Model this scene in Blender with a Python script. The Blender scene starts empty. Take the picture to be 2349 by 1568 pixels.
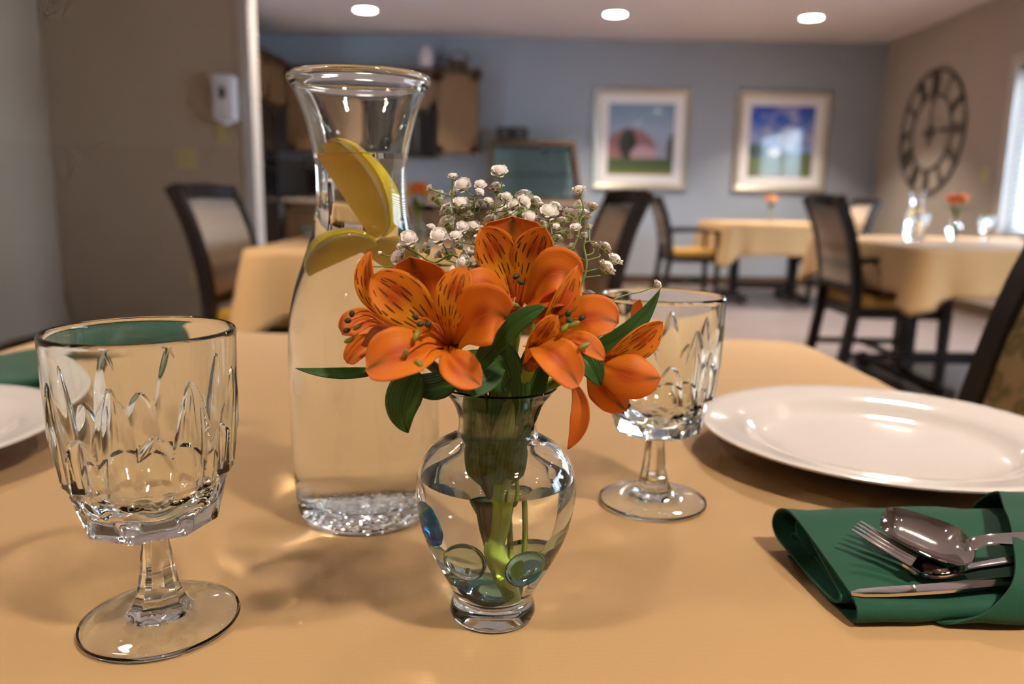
import bpy, bmesh, math, random
from mathutils import Vector, Matrix, noise
random.seed(7)
D = bpy.data
SC = bpy.context.scene
COL = SC.collection
PI = math.pi

# ------------------------------------------------------------------ camera
cam = D.cameras.new('camera')
cam.sensor_fit = 'HORIZONTAL'; cam.sensor_width = 36.0
cam.lens = 36.0 * 1800.0 / 2349.0
cam.clip_start = 0.01; cam.clip_end = 100
camo = D.objects.new('camera', cam); COL.objects.link(camo)
pitch = math.atan(329 / 1800.0); roll = 0.014
camo.location = (0, 0, 0.945)
camo.rotation_euler = (Matrix.Rotation(PI / 2 - pitch, 3, 'X') @ Matrix.Rotation(roll, 3, 'Z')).to_euler()
cam.dof.use_dof = True; cam.dof.focus_distance = 0.352; cam.dof.aperture_fstop = 7.0
SC.camera = camo

# ------------------------------------------------------------------ world, exposure
w = D.worlds.new('daylight'); SC.world = w; w.use_nodes = True
bg = w.node_tree.nodes['Background']
bg.inputs[0].default_value = (0.62, 0.80, 1.0, 1); bg.inputs[1].default_value = 11.0
vs = SC.view_settings
vs.view_transform = 'Standard'; vs.look = 'None'; vs.gamma = 1.0; vs.use_curve_mapping = False
vs.exposure = 0.56
SC.render.film_transparent = False
cy = SC.cycles
cy.max_bounces = 12; cy.transmission_bounces = 12; cy.glossy_bounces = 5; cy.diffuse_bounces = 3; cy.transparent_max_bounces = 12
cy.caustics_reflective = True; cy.caustics_refractive = True; cy.blur_glossy = 0.08
cy.sample_clamp_indirect = 0.0
cy.use_denoising = True; cy.use_adaptive_sampling = True; cy.adaptive_threshold = 0.08; cy.adaptive_min_samples = 16

CEIL = 2.665; LAMP_W = 33.0; LAMP_COL = (1.0, 0.87, 0.72)
TZ = 0.75                                   # table height

# ------------------------------------------------------------------ helpers
def props(o, label=None, cat=None, group=None, kind=None):
    if label: o['label'] = label
    if cat: o['category'] = cat
    if group: o['group'] = group
    if kind: o['kind'] = kind
    return o

def empty(name, loc=(0, 0, 0), rz=0.0, label=None, cat=None, group=None, kind=None):
    o = D.objects.new(name, None); COL.objects.link(o)
    o.location = loc; o.rotation_euler = (0, 0, rz); o.empty_display_size = 0.02
    return props(o, label, cat, group, kind)

def link(name, me, parent=None, loc=None, rot=None, scale=None):
    o = D.objects.new(name, me); COL.objects.link(o)
    if parent is not None: o.parent = parent
    if loc is not None: o.location = loc
    if rot is not None: o.rotation_euler = rot
    if scale is not None: o.scale = (scale,) * 3 if isinstance(scale, (int, float)) else scale
    return o

def mesh(name, vf, mats, smooth=False, sharp=None, uvs=None):
    v, f = vf[0], vf[1]
    me = D.meshes.new(name); me.from_pydata([tuple(p) for p in v], [], f)
    for m in (mats if isinstance(mats, (list, tuple)) else [mats]): me.materials.append(m)
    if len(vf) > 2 and vf[2] is not None:
        me.polygons.foreach_set('material_index', vf[2])
    if uvs is not None:
        ul = me.uv_layers.new(name='UVMap')
        for l in me.loops: ul.data[l.index].uv = uvs[l.vertex_index]
    me.validate(); me.update()
    if smooth:
        me.polygons.foreach_set('use_smooth', [True] * len(me.polygons))
        if sharp: me.set_sharp_from_angle(angle=math.radians(sharp))
    me.update()
    return me

def add(name, vf, mats, parent=None, smooth=False, sharp=None, uvs=None, **k):
    return link(name, mesh(name, vf, mats, smooth, sharp, uvs), parent, **k)

def join(*parts):
    V, F = [], []
    for p in parts:
        n = len(V); V += list(p[0]); F += [tuple(i + n for i in f) for f in p[1]]
    return V, F

def move(vf, t=(0, 0, 0), rz=0.0, m=None):
    M = Matrix.Translation(t) @ Matrix.Rotation(rz, 4, 'Z')
    if m is not None: M = M @ m
    return [tuple(M @ Vector(p)) for p in vf[0]], vf[1]

def box(x0, x1, y0, y1, z0, z1, b=0.0):
    if b <= 0:
        v = [(x, y, z) for z in (z0, z1) for y in (y0, y1) for x in (x0, x1)]
        return v, [(0, 2, 3, 1), (4, 5, 7, 6), (0, 1, 5, 4), (2, 6, 7, 3), (0, 4, 6, 2), (1, 3, 7, 5)]
    bm = bmesh.new(); bmesh.ops.create_cube(bm, size=1)
    for q in bm.verts:
        q.co = Vector(((x0 + x1) / 2 + q.co.x * (x1 - x0), (y0 + y1) / 2 + q.co.y * (y1 - y0), (z0 + z1) / 2 + q.co.z * (z1 - z0)))
    bmesh.ops.bevel(bm, geom=list(bm.edges), offset=b, segments=2, profile=0.5, affect='EDGES')
    bm.verts.index_update()
    r = [tuple(q.co) for q in bm.verts], [tuple(q.index for q in fc.verts) for fc in bm.faces]
    bm.free(); return r

def lathe(prof, n=48, close=True):
    """profile [(r,z)...] from outside-bottom round; points with r=0 become poles"""
    V, F, rings = [], [], []
    for r, z in prof:
        if r < 1e-7: rings.append([len(V)]); V.append((0, 0, z))
        else:
            rings.append(list(range(len(V), len(V) + n)))
            V += [(r * math.cos(2 * PI * i / n), r * math.sin(2 * PI * i / n), z) for i in range(n)]
    for a, b in zip(rings, rings[1:]):
        for i in range(n):
            j = (i + 1) % n
            if len(a) == 1 and len(b) == 1: continue
            if len(a) == 1: F.append((a[0], b[j], b[i]))
            elif len(b) == 1: F.append((a[i], a[j], b[0]))
            else: F.append((a[i], a[j], b[j], b[i]))
    return V, F

def spline(pts, n, closed=False):
    """Catmull-Rom resample"""
    P = [Vector(p) for p in pts]; out = []
    m = len(P) - 1
    for i in range(n + 1):
        t = i / n * m; k = min(int(t), m - 1); u = t - k
        a = P[max(k - 1, 0)]; b = P[k]; c = P[k + 1]; d = P[min(k + 2, m)]
        out.append(0.5 * ((2 * b) + (c - a) * u + (2 * a - 5 * b + 4 * c - d) * u * u + (3 * b - a - 3 * c + d) * u ** 3))
    return out

def tube(pts, rad, n=8, caps=True, up=(0, 0, 1), sect=None):
    """sweep a circle (or section list of (a,b)) along points"""
    P = [Vector(p) for p in pts]; m = len(P)
    R = rad if isinstance(rad, (list, tuple)) else [rad] * m
    S = sect or [(math.cos(2 * PI * i / n), math.sin(2 * PI * i / n)) for i in range(n)]
    n = len(S); V, F = [], []
    prev = None
    for i, p in enumerate(P):
        t = (P[min(i + 1, m - 1)] - P[max(i - 1, 0)]).normalized()
        u = prev if prev is not None else Vector(up)
        s = t.cross(u)
        if s.length < 1e-4: s = t.cross(Vector((1, 0.1, 0)))
        s.normalize(); q = s.cross(t).normalized(); prev = q
        for a, b in S: V.append(tuple(p + (s * a + q * b) * R[i]))
    for i in range(m - 1):
        for j in range(n):
            k = (j + 1) % n
            F.append((i * n + j, i * n + k, (i + 1) * n + k, (i + 1) * n + j))
    if caps:
        F.append(tuple(range(n))[::-1]); F.append(tuple((m - 1) * n + j for j in range(n)))
    return V, F

def rect(a, b): return [(-a, -b), (a, -b), (a, b), (-a, b)]

def copy_tree(o, parent=None):
    c = o.copy(); COL.objects.link(c); c.parent = parent
    for ch in list(o.children): copy_tree(ch, c)
    return c

# ------------------------------------------------------------------ materials
class NT:
    def __init__(s, name):
        s.m = D.materials.new(name); s.m.use_nodes = True
        s.t = s.m.node_tree; s.t.nodes.clear()
        s.out = s.n('ShaderNodeOutputMaterial')
    def n(s, typ, ins=None, **kw):
        nd = s.t.nodes.new(typ)
        for k, v in kw.items(): setattr(nd, k, v)
        for k, v in (ins or {}).items(): s.set(nd, k, v)
        return nd
    def set(s, nd, k, v):
        i = nd.inputs[k]
        if isinstance(v, bpy.types.NodeSocket): s.t.links.new(v, i)
        elif isinstance(v, bpy.types.Node): s.t.links.new(v.outputs[0], i)
        else:
            if isinstance(v, (tuple, list)) and len(v) == 3 and i.type == 'RGBA': v = (*v, 1)
            i.default_value = v
    def math(s, op, a, b=0.0, c=0.0, clamp=False):
        nd = s.n('ShaderNodeMath', operation=op, use_clamp=clamp)
        s.set(nd, 0, a); s.set(nd, 1, b); s.set(nd, 2, c); return nd.outputs[0]
    def mix(s, f, a, b):
        nd = s.n('ShaderNodeMix', data_type='RGBA'); s.set(nd, 0, f); s.set(nd, 6, a); s.set(nd, 7, b); return nd.outputs[2]
    def ramp(s, f, stops, interp='LINEAR'):
        nd = s.n('ShaderNodeValToRGB'); cr = nd.color_ramp; cr.interpolation = interp
        while len(cr.elements) < len(stops): cr.elements.new(0.5)
        for e, (p, c) in zip(cr.elements, stops):
            e.position = p; e.color = (*c, 1) if len(c) == 3 else c
        s.set(nd, 0, f); return nd.outputs[0]
    def noise(s, scale, vec=None, detail=3.0, rough=0.5):
        nd = s.n('ShaderNodeTexNoise', {'Scale': scale, 'Detail': detail, 'Roughness': rough})
        if vec is not None: s.set(nd, 'Vector', vec)
        return nd.outputs[0]
    def coord(s, k='Object'): return s.n('ShaderNodeTexCoord').outputs[k]
    def xyz(s, v): return s.n('ShaderNodeSeparateXYZ', {0: v}).outputs
    def mapping(s, v, scale=(1, 1, 1), loc=(0, 0, 0), rot=(0, 0, 0)):
        return s.n('ShaderNodeMapping', {'Vector': v, 'Scale': scale, 'Location': loc, 'Rotation': rot}).outputs[0]
    def bump(s, h, strength=0.3, dist=0.002):
        return s.n('ShaderNodeBump', {'Height': h, 'Strength': strength, 'Distance': dist}).outputs[0]
    def bsdf(s, col, rough=0.5, metal=0.0, spec=0.5, normal=None, **k):
        b = s.n('ShaderNodeBsdfPrincipled', {'Base Color': col, 'Roughness': rough, 'Metallic': metal, 'Specular IOR Level': spec})
        for kk, v in k.items(): s.set(b, kk.replace('_', ' '), v)
        if normal is not None: s.set(b, 'Normal', normal)
        s.t.links.new(b.outputs[0], s.out.inputs[0]); return b
    def surf(s, sh): s.t.links.new(sh.outputs[0], s.out.inputs[0])

M = {}
def plain(name, col, rough=0.5, metal=0.0, spec=0.5, var=0.0, bump=0.0, scale=40.0, **k):
    t = NT(name); c = col; nm = None
    if var or bump:
        nz = t.noise(scale, t.coord())
        if var: c = t.mix(nz, tuple(max(0, x * (1 - var)) for x in col), tuple(min(1, x * (1 + var)) for x in col))
        if bump: nm = t.bump(nz, bump, 0.003)
    t.bsdf(c, rough, metal, spec, nm, **k); M[name] = t.m; return t.m

def glass_mat(name, col, ior, rough=0.0):
    t = NT(name); t.surf(t.n('ShaderNodeBsdfGlass', {'Color': col, 'IOR': ior, 'Roughness': rough})); M[name] = t.m; return t.m

glass_mat('clear_glass', (0.975, 0.99, 0.985), 1.5)
glass_mat('water_surface', (1, 1, 1), 1.333)
glass_mat('water_in_glass', (0.99, 0.995, 0.995), 1.333 / 1.5)
glass_mat('gem_clear', (0.72, 0.80, 0.76), 1.18)
glass_mat('gem_teal', (0.48, 0.76, 0.82), 1.18)
glass_mat('gem_blue', (0.02, 0.30, 0.52), 1.18)
glass_mat('window_glass', (0.98, 0.99, 1.0), 1.02)

def wood(name, a, b, rough=0.4, scale=(1, 1, 8), sc=6.0, spec=.45):
    t = NT(name); v = t.mapping(t.coord(), scale)
    nz = t.noise(sc, v, 5, 0.6)
    t.bsdf(t.ramp(nz, [(0.3, a), (0.7, b)]), rough, spec=spec, normal=t.bump(nz, 0.1, 0.001)); M[name] = t.m
wood('dark_wood', (0.007, 0.005, 0.004), (0.016, 0.010, 0.008), 0.38, (8, 8, 1.2), spec=.28)
wood('oak_cabinet', (0.17, 0.090, 0.040), (0.25, 0.14, 0.065), 0.45, (7, 7, 1.0))
wood('brown_cabinet', (0.06, 0.032, 0.015), (0.10, 0.055, 0.027), 0.45, (7, 7, 1.0))

def wall_paint(name, up, low=None, shade_z=0.0):
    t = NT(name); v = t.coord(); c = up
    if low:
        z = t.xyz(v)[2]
        c = t.mix(t.math('GREATER_THAN', z, shade_z), low, up)
    nz = t.noise(180, v, 2)
    t.bsdf(c, 0.75, spec=0.25, normal=t.bump(nz, 0.12, 0.001)); M[name] = t.m
wall_paint('beige_wall', (0.47, 0.385, 0.285), (0.445, 0.36, 0.268), 1.235)  # slightly darker below the split: a shading edge put into the wall colour
wall_paint('blue_wall', (0.31, 0.34, 0.385))
wall_paint('tan_wall', (0.41, 0.345, 0.29))
wall_paint('ceiling_paint', (0.66, 0.60, 0.61))
plain('white_trim', (0.52, 0.47, 0.43), 0.5)
plain('white_plastic', (0.75, 0.75, 0.78), 0.3)
plain('ivory_plastic', (0.52, 0.43, 0.20), 0.4)
plain('black_gloss', (0.006, 0.006, 0.007), 0.15)
plain('black_matte', (0.012, 0.012, 0.013), 0.5)
plain('grey_metal', (0.12, 0.12, 0.125), 0.35, 0.7)
plain('clock_metal', (0.13, 0.108, 0.088), 0.5, 0.3)
plain('steel', (0.62, 0.58, 0.55), 0.09, 1.0)
plain('porcelain', (0.64, 0.585, 0.55), 0.08, 0.0, 0.55)
plain('silver_frame', (0.46, 0.41, 0.33), 0.35, 0.55)
plain('mat_board', (0.74, 0.70, 0.68), 0.7)
plain('mustard_vinyl', (0.34, 0.175, 0.022), 0.42, var=0.12)
plain('counter_laminate', (0.34, 0.25, 0.19), 0.35, var=0.2, scale=90)
plain('pale_ceramic', (0.62, 0.52, 0.50), 0.25)
plain('brown_wicker', (0.10, 0.055, 0.025), 0.6, var=0.5, bump=0.5, scale=60)

def floor_mat():
    t = NT('floor_planks'); v = t.coord()
    br = t.n('ShaderNodeTexBrick', {'Vector': t.mapping(v, (1, 1, 1)), 'Color1': (0.16, 0.125, 0.12, 1), 'Color2': (0.21, 0.17, 0.165, 1), 'Mortar': (0.07, 0.055, 0.05, 1),
             'Scale': 1.0, 'Mortar Size': 0.006, 'Brick Width': 1.2, 'Row Height': 0.15})
    nz = t.noise(9, t.mapping(v, (1, 9, 1)), 4)
    c = t.mix(t.math('MULTIPLY', nz, 0.5), br.outputs[0], (0.10, 0.075, 0.07, 1))
    t.bsdf(c, 0.30, spec=0.5, normal=t.bump(br.outputs[1], 0.1, 0.001)); M['floor_planks'] = t.m
floor_mat()

def cloth_mat(name, a, b, sc=1.0):
    t = NT(name); v = t.coord('Object')
    x, y, z = t.xyz(v)
    wx = t.n('ShaderNodeTexWave', {'Vector': v, 'Scale': 320 * sc, 'Distortion': 0.6, 'Detail': 1.0}, bands_direction='X')
    wy = t.n('ShaderNodeTexWave', {'Vector': v, 'Scale': 320 * sc, 'Distortion': 0.6, 'Detail': 1.0}, bands_direction='Y')
    weave = t.math('MULTIPLY', wx.outputs[1], wy.outputs[1])
    big = t.noise(3.0, v, 3)
    c = t.mix(t.math('MULTIPLY_ADD', big, 0.6, t.math('MULTIPLY', weave, 0.4)), a, b)
    t.bsdf(c, 0.72, spec=0.25, normal=t.bump(weave, 0.22, 0.0003), Sheen_Weight=0.08); M[name] = t.m
cloth_mat('gold_cloth', (0.385, 0.232, 0.100), (0.455, 0.282, 0.130))
cloth_mat('green_cloth', (0.004, 0.050, 0.024), (0.007, 0.070, 0.035))

def stripe_fabric(name):
    t = NT(name); v = t.coord(); x, y, z = t.xyz(v)
    nz = t.noise(5, t.mapping(v, (1.5, 1.5, 30)), 3)
    f = t.math('FRACT', t.math('MULTIPLY_ADD', z, 3.6, t.math('MULTIPLY', nz, 0.22)))
    c = t.ramp(f, [(0.0, (0.46, 0.36, 0.27)), (0.25, (0.40, 0.31, 0.24)), (0.42, (0.22, 0.20, 0.18)), (0.55, (0.43, 0.34, 0.26)), (0.72, (0.30, 0.20, 0.13)), (0.85, (0.44, 0.34, 0.25)), (1.0, (0.46, 0.36, 0.27))])
    t.bsdf(c, 0.8, spec=0.2); M[name] = t.m
stripe_fabric('stripe_fabric')
def floral_fabric():
    t = NT('floral_fabric'); v = t.coord()
    vo = t.n('ShaderNodeTexVoronoi', {'Vector': v, 'Scale': 38.0})
    nz = t.noise(22, v, 4)
    c = t.ramp(t.math('MULTIPLY_ADD', vo.outputs[0], 0.7, t.math('MULTIPLY', nz, 0.6)), [(0.25, (0.10, 0.065, 0.035)), (0.45, (0.26, 0.18, 0.09)), (0.6, (0.16, 0.14, 0.07)), (0.8, (0.34, 0.25, 0.14))])
    t.bsdf(c, 0.85, spec=0.15); M['floral_fabric'] = t.m
floral_fabric()

def petal_mat(name, kind):
    t = NT(name); uv = t.coord('UV'); u, v, _ = t.xyz(uv)
    s = t.math('ABSOLUTE', t.math('SUBTRACT', u, 0.5))           # 0 centre .. .5 edge
    vein = t.noise(9, t.mapping(uv, (6, 0.5, 1)), 3)
    o = t.coord('Object')
    soft = t.noise(70, o, 2)
    def bell(x, c, wd):                                            # soft bump
        d = t.math('DIVIDE', t.math('SUBTRACT', x, c), wd)
        return t.math('POWER', 2.718, t.math('MULTIPLY', t.math('MULTIPLY', d, d), -1.0))
    orange, deep, red, yellow = (0.80, 0.225, 0.012), (0.70, 0.16, 0.010), (0.42, 0.035, 0.004), (0.90, 0.44, 0.020)
    salmon = (0.82, 0.215, 0.05)
    if kind == 'inner':
        c = t.ramp(v, [(0.0, deep), (0.22, (0.82, 0.30, 0.015)), (0.45, yellow), (0.68, (0.84, 0.30, 0.014)), (0.95, orange)])
        c = t.mix(t.math('MULTIPLY', t.math('SMOOTH_MIN', t.math('MULTIPLY', s, 2.2), 1.0, 0.1), 0.45), c, orange)
        patch = t.math('MULTIPLY', bell(v, 0.70, 0.15), bell(s, 0.10, 0.13))
        patch = t.math('MULTIPLY', patch, t.math('MULTIPLY_ADD', vein, 1.2, 0.4), clamp=True)
        c = t.mix(patch, c, red)
        # dark dashes that fan out along the petal
        fan = t.n('ShaderNodeCombineXYZ', {0: t.math('MULTIPLY', t.math('SUBTRACT', u, 0.5), 6.2), 1: t.math('MULTIPLY', v, 5.0), 2: 0.0})
        vo = t.n('ShaderNodeTexVoronoi', {'Vector': t.mapping(fan.outputs[0], (1, 1, 1)), 'Scale': 1.0, 'Randomness': 0.75})
        pos = t.n('ShaderNodeVectorMath', {0: fan.outputs[0], 1: vo.outputs['Position']}, operation='SUBTRACT')
        dx, dy, _ = t.xyz(pos.outputs[0])
        dd = t.math('ADD', t.math('POWER', t.math('DIVIDE', t.math('ABSOLUTE', dx), 0.125), 2.0), t.math('POWER', t.math('DIVIDE', t.math('ABSOLUTE', dy), 0.36), 2.0))
        dash = t.math('LESS_THAN', dd, 1.0)
        gate = t.math('MULTIPLY', t.math('GREATER_THAN', v, 0.24), t.math('LESS_THAN', v, 0.90))
        dash = t.math('MULTIPLY', t.math('MULTIPLY', dash, gate), t.math('GREATER_THAN', s, 0.03))
        c = t.mix(t.math('MULTIPLY', dash, 0.95), c, (0.045, 0.004, 0.004))
    elif kind == 'red':
        c = t.mix(vein, (0.55, 0.06, 0.008), (0.66, 0.11, 0.012))
    elif kind == 'back':
        c = t.mix(vein, (0.10, 0.020, 0.006), (0.50, 0.08, 0.010))
    elif kind == 'plain':
        c = t.ramp(v, [(0.0, (0.55, 0.16, 0.03)), (0.5, (0.72, 0.20, 0.025)), (1.0, (0.66, 0.12, 0.014))])
    else:
        c = t.ramp(v, [(0.0, (0.80, 0.27, 0.016)), (0.5, orange), (0.85, (0.80, 0.21, 0.022)), (1.0, salmon)])
        amt = t.math('MULTIPLY', bell(v, 0.55, 0.24), bell(s, 0.06 if kind == 'sepal' else 0.13, 0.12))
        amt = t.math('MULTIPLY', amt, t.math('MULTIPLY_ADD', vein, 0.3 if kind == 'blunt' else 1.5, 0.05 if kind == 'blunt' else 0.2), clamp=True)
        c = t.mix(amt, c, (0.50, 0.050, 0.006))
        tipg = t.math('MULTIPLY', bell(v, 0.92, 0.17), bell(s, 0.0, 0.075))
        c = t.mix(t.math('MULTIPLY', tipg, 0.9, clamp=True), c, (0.09, 0.075, 0.012))
    c = t.mix(t.math('MULTIPLY', soft, 0.30), c, deep)
    nm = t.bump(vein, 0.25, 0.0006)
    b = t.n('ShaderNodeBsdfPrincipled', {'Base Color': c, 'Roughness': 0.5, 'Specular IOR Level': 0.3, 'Normal': nm})
    tr = t.n('ShaderNodeBsdfTranslucent', {'Color': c, 'Normal': nm})
    mx = t.n('ShaderNodeMixShader', {0: 0.28, 1: b.outputs[0], 2: tr.outputs[0]})
    t.surf(mx); M[name] = t.m
for k in ('sepal', 'inner', 'lower', 'red', 'back', 'plain', 'blunt'): petal_mat('petal_' + k, k)

def leaf_mat(name, a, b):
    t = NT(name); uv = t.coord('UV'); u, v, _ = t.xyz(uv)
    vein = t.n('ShaderNodeTexWave', {'Vector': uv, 'Scale': 3.2, 'Distortion': 0.4}, bands_direction='X').outputs[1]
    nz = t.noise(60, t.coord(), 3)
    c = t.mix(t.math('MULTIPLY_ADD', vein, 0.35, t.math('MULTIPLY', nz, 0.6)), a, b)
    nm = t.bump(vein, 0.25, 0.0005)
    bb = t.n('ShaderNodeBsdfPrincipled', {'Base Color': c, 'Roughness': 0.45, 'Specular IOR Level': 0.3, 'Normal': nm})
    tr = t.n('ShaderNodeBsdfTranslucent', {'Color': c})
    t.surf(t.n('ShaderNodeMixShader', {0: 0.18, 1: bb.outputs[0], 2: tr.outputs[0]})); M[name] = t.m
leaf_mat('leaf_green', (0.018, 0.060, 0.010), (0.050, 0.130, 0.018))
leaf_mat('leaf_pale', (0.075, 0.115, 0.022), (0.14, 0.19, 0.040))
plain('stem_green', (0.20, 0.27, 0.03), 0.45, var=0.3, scale=120)
plain('stem_brown', (0.055, 0.040, 0.012), 0.5, var=0.3, scale=120)
plain('spray_stem', (0.19, 0.25, 0.055), 0.5, var=0.2, scale=150)
plain('spray_calyx', (0.22, 0.29, 0.075), 0.5, var=0.35, scale=300)
plain('spray_white', (0.86, 0.80, 0.74), 0.6, var=0.06, scale=300, Subsurface_Weight=0.0)
plain('anther_dark', (0.030, 0.036, 0.008), 0.6, var=0.4, scale=500)
plain('anther_green', (0.20, 0.20, 0.018), 0.55, var=0.3, scale=500)
plain('filament', (0.62, 0.14, 0.03), 0.45)
plain('lemon_rind', (0.90, 0.62, 0.010), 0.35, var=0.08, bump=0.25, scale=500)
plain('lemon_pith', (0.80, 0.68, 0.34), 0.6)
def flesh():
    t = NT('lemon_flesh'); v = t.coord()
    nz = t.noise(120, t.mapping(v, (1, 0.35, 1)), 4)
    c = t.mix(nz, (0.92, 0.60, 0.03), (0.98, 0.80, 0.22))
    b = t.n('ShaderNodeBsdfPrincipled', {'Base Color': c, 'Roughness': 0.3})
    tr = t.n('ShaderNodeBsdfTranslucent', {'Color': c})
    t.surf(t.n('ShaderNodeMixShader', {0: 0.55, 1: b.outputs[0], 2: tr.outputs[0]})); M['lemon_flesh'] = t.m
flesh()
def emit(name, col, s):
    t = NT(name); t.surf(t.n('ShaderNodeEmission', {'Color': col, 'Strength': s})); M[name] = t.m
emit('lamp_lens', (1.0, 0.93, 0.84, 1), 14.0)
# ================================================================== the room
def struct(name, vf, mat, **k):
    return props(add(name, vf, mat, **k), kind='structure')
XL, XR, YB, YR = -2.88, 4.05, 9.0, -5.5
struct('floor', box(-3.5, 4.25, YR - .1, YB + .2, -0.1, 0.0), M['floor_planks'])
struct('ceiling', box(-3.5, 4.25, YR - .1, YB + .2, CEIL, CEIL + 0.1), M['ceiling_paint'])
struct('wall_back', box(-3.5, 4.25, YB, YB + 0.12, 0, CEIL), M['blue_wall'])
struct('wall_rear', box(-3.5, 4.25, YR - .12, YR, 0, CEIL), M['tan_wall'])
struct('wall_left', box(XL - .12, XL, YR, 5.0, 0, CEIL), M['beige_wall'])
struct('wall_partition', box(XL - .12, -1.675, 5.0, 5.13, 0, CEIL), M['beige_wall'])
struct('wall_kitchen', box(-3.45, -3.33, 5.13, YB, 0, CEIL), M['tan_wall'])
struct('trim_1', box(-1.685, -1.615, 4.985, 5.145, 0, CEIL, .006), M['white_trim'])
WIN = [(4.3, 6.60), (0.6, 2.9)]; WZ0, WZ1 = 0.72, 2.05
segs = []; y = YB
for a, b in WIN:
    segs.append(box(XR, XR + .14, b, y, 0, CEIL)); segs.append(box(XR, XR + .14, a, b, 0, WZ0)); segs.append(box(XR, XR + .14, a, b, WZ1, CEIL)); y = a
segs.append(box(XR, XR + .14, YR, y, 0, CEIL))
struct('wall_right', join(*segs), M['tan_wall'])
struct('baseboard_back', box(-.3, XR, YB - .014, YB, 0, .10), M['brown_cabinet'])
struct('baseboard_right', box(XR - .014, XR, YR, YB - .02, 0, .10), M['brown_cabinet'])
struct('baseboard_left', box(XL, XL + .014, YR, 4.98, 0, .10), M['brown_cabinet'])
slat_me = mesh('slat', box(-.025, .025, -.5, .5, -.0012, .0012), M['white_plastic'])
for i, (a, b) in enumerate(WIN):
    wn = empty('window_%d' % (i + 1), (XR, (a + b) / 2, WZ0), kind='structure'); h = (b - a) / 2; H = WZ1 - WZ0
    add('window_casing', join(box(-.02, .0, -h - .09, -h, -.09, H + .09), box(-.02, .0, h, h + .09, -.09, H + .09), box(-.02, .0, -h, h, H, H + .09)), M['white_trim'], wn)
    add('window_sill', box(-.05, .13, -h, h, -.03, 0.0), M['white_trim'], wn)
    add('window_frame', join(box(.09, .13, -h, -h + .05, 0, H), box(.09, .13, h - .05, h, 0, H), box(.09, .13, -.03, .03, 0, H), box(.09, .13, -h, h, 0, .05), box(.09, .13, -h, h, H - .05, H)), M['white_trim'], wn)
    for s in (-1, 1):
        y0, y1 = sorted((s * .03, s * (h - .05)))
        add('pane', box(.106, .110, y0, y1, .05, H - .05), M['window_glass'], wn)
    for k in range(26):
        o = link('slat', slat_me, wn, (.055, 0, .03 + k * (H - .06) / 25.0), (0, math.radians(-28), 0), (1, 2 * h - .02, 1))
    L = D.lights.new('daylight_portal', 'AREA'); L.shape = 'RECTANGLE'; L.size = H; L.size_y = 2 * h; L.cycles.is_portal = True
    lo = D.objects.new('daylight_portal', L); COL.objects.link(lo); lo.parent = wn; lo.location = (.15, 0, H / 2); lo.rotation_euler = (0, PI / 2, 0)

# recessed ceiling lamps
ring_me = mesh('trim_ring', lathe([(.100, 0), (.126, 0), (.128, -.004), (.122, -.008), (.104, -.006), (.100, 0)], 40), M['white_trim'], True, 40)
lens_me = mesh('lens', lathe([(0, .001), (.101, .001), (.101, -.002), (0, -.002)][::-1], 40), M['lamp_lens'])
lamp_spots = [(-1.42, 7.80, 'recessed ceiling lamp over the kitchen cabinets'), (0.93, 7.83, 'recessed ceiling lamp between the kitchen and the pink barn print'), (2.79, 7.86, 'recessed ceiling lamp above the blue sky print')]
for y in (5.5, 2.0, -0.5, -3.2):  # rows out of view; the rearmost is added for glints and ambient light
    for k, x in enumerate((-1.42, 0.93, 2.79)):
        lamp_spots.append((x, y, 'recessed ceiling lamp %s, %s' % ({5.5: 'over the middle of the room', 2.0: 'over the near tables', -0.5: 'just behind the viewer', -3.2: 'added unseen at the rear of the room'}[y], ('kitchen side', 'centre', 'window side')[k])))
for x, y, lab in lamp_spots:
    o = empty('recessed_light', (x, y, CEIL), label=lab, cat='ceiling light', group='recessed ceiling lights')
    link('trim_ring', ring_me, o); link('lens', lens_me, o, (0, 0, -.001))
    L = D.lights.new('lamp_light', 'AREA'); L.shape = 'DISK'; L.size = .20; L.energy = LAMP_W * (0.9 if y > 7 else 1.0 if y > 5 else 0.92 if y > 1 else 0.72); L.color = LAMP_COL; L.spread = math.radians(95)
    lo = D.objects.new('lamp_light', L); COL.objects.link(lo); lo.parent = o; lo.location = (0, 0, -.012)
v = empty('ceiling_vent', (-.85, 7.45, CEIL), label='dim tan ceiling vent above the carafe, next to the kitchen lamp', cat='vent')
add('frame', join(box(-.16, .16, -.10, -.08, -.01, 0), box(-.16, .16, .08, .10, -.01, 0), box(-.16, -.14, -.08, .08, -.01, 0), box(.14, .16, -.08, .08, -.01, 0)), M['ceiling_paint'], v)
vs_me = mesh('slat', box(-.14, .14, -.006, .006, -.008, -.004), M['ceiling_paint'])
for k in range(7): link('slat', vs_me, v, (0, -.066 + k * .022, 0), (.5, 0, 0))

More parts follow.
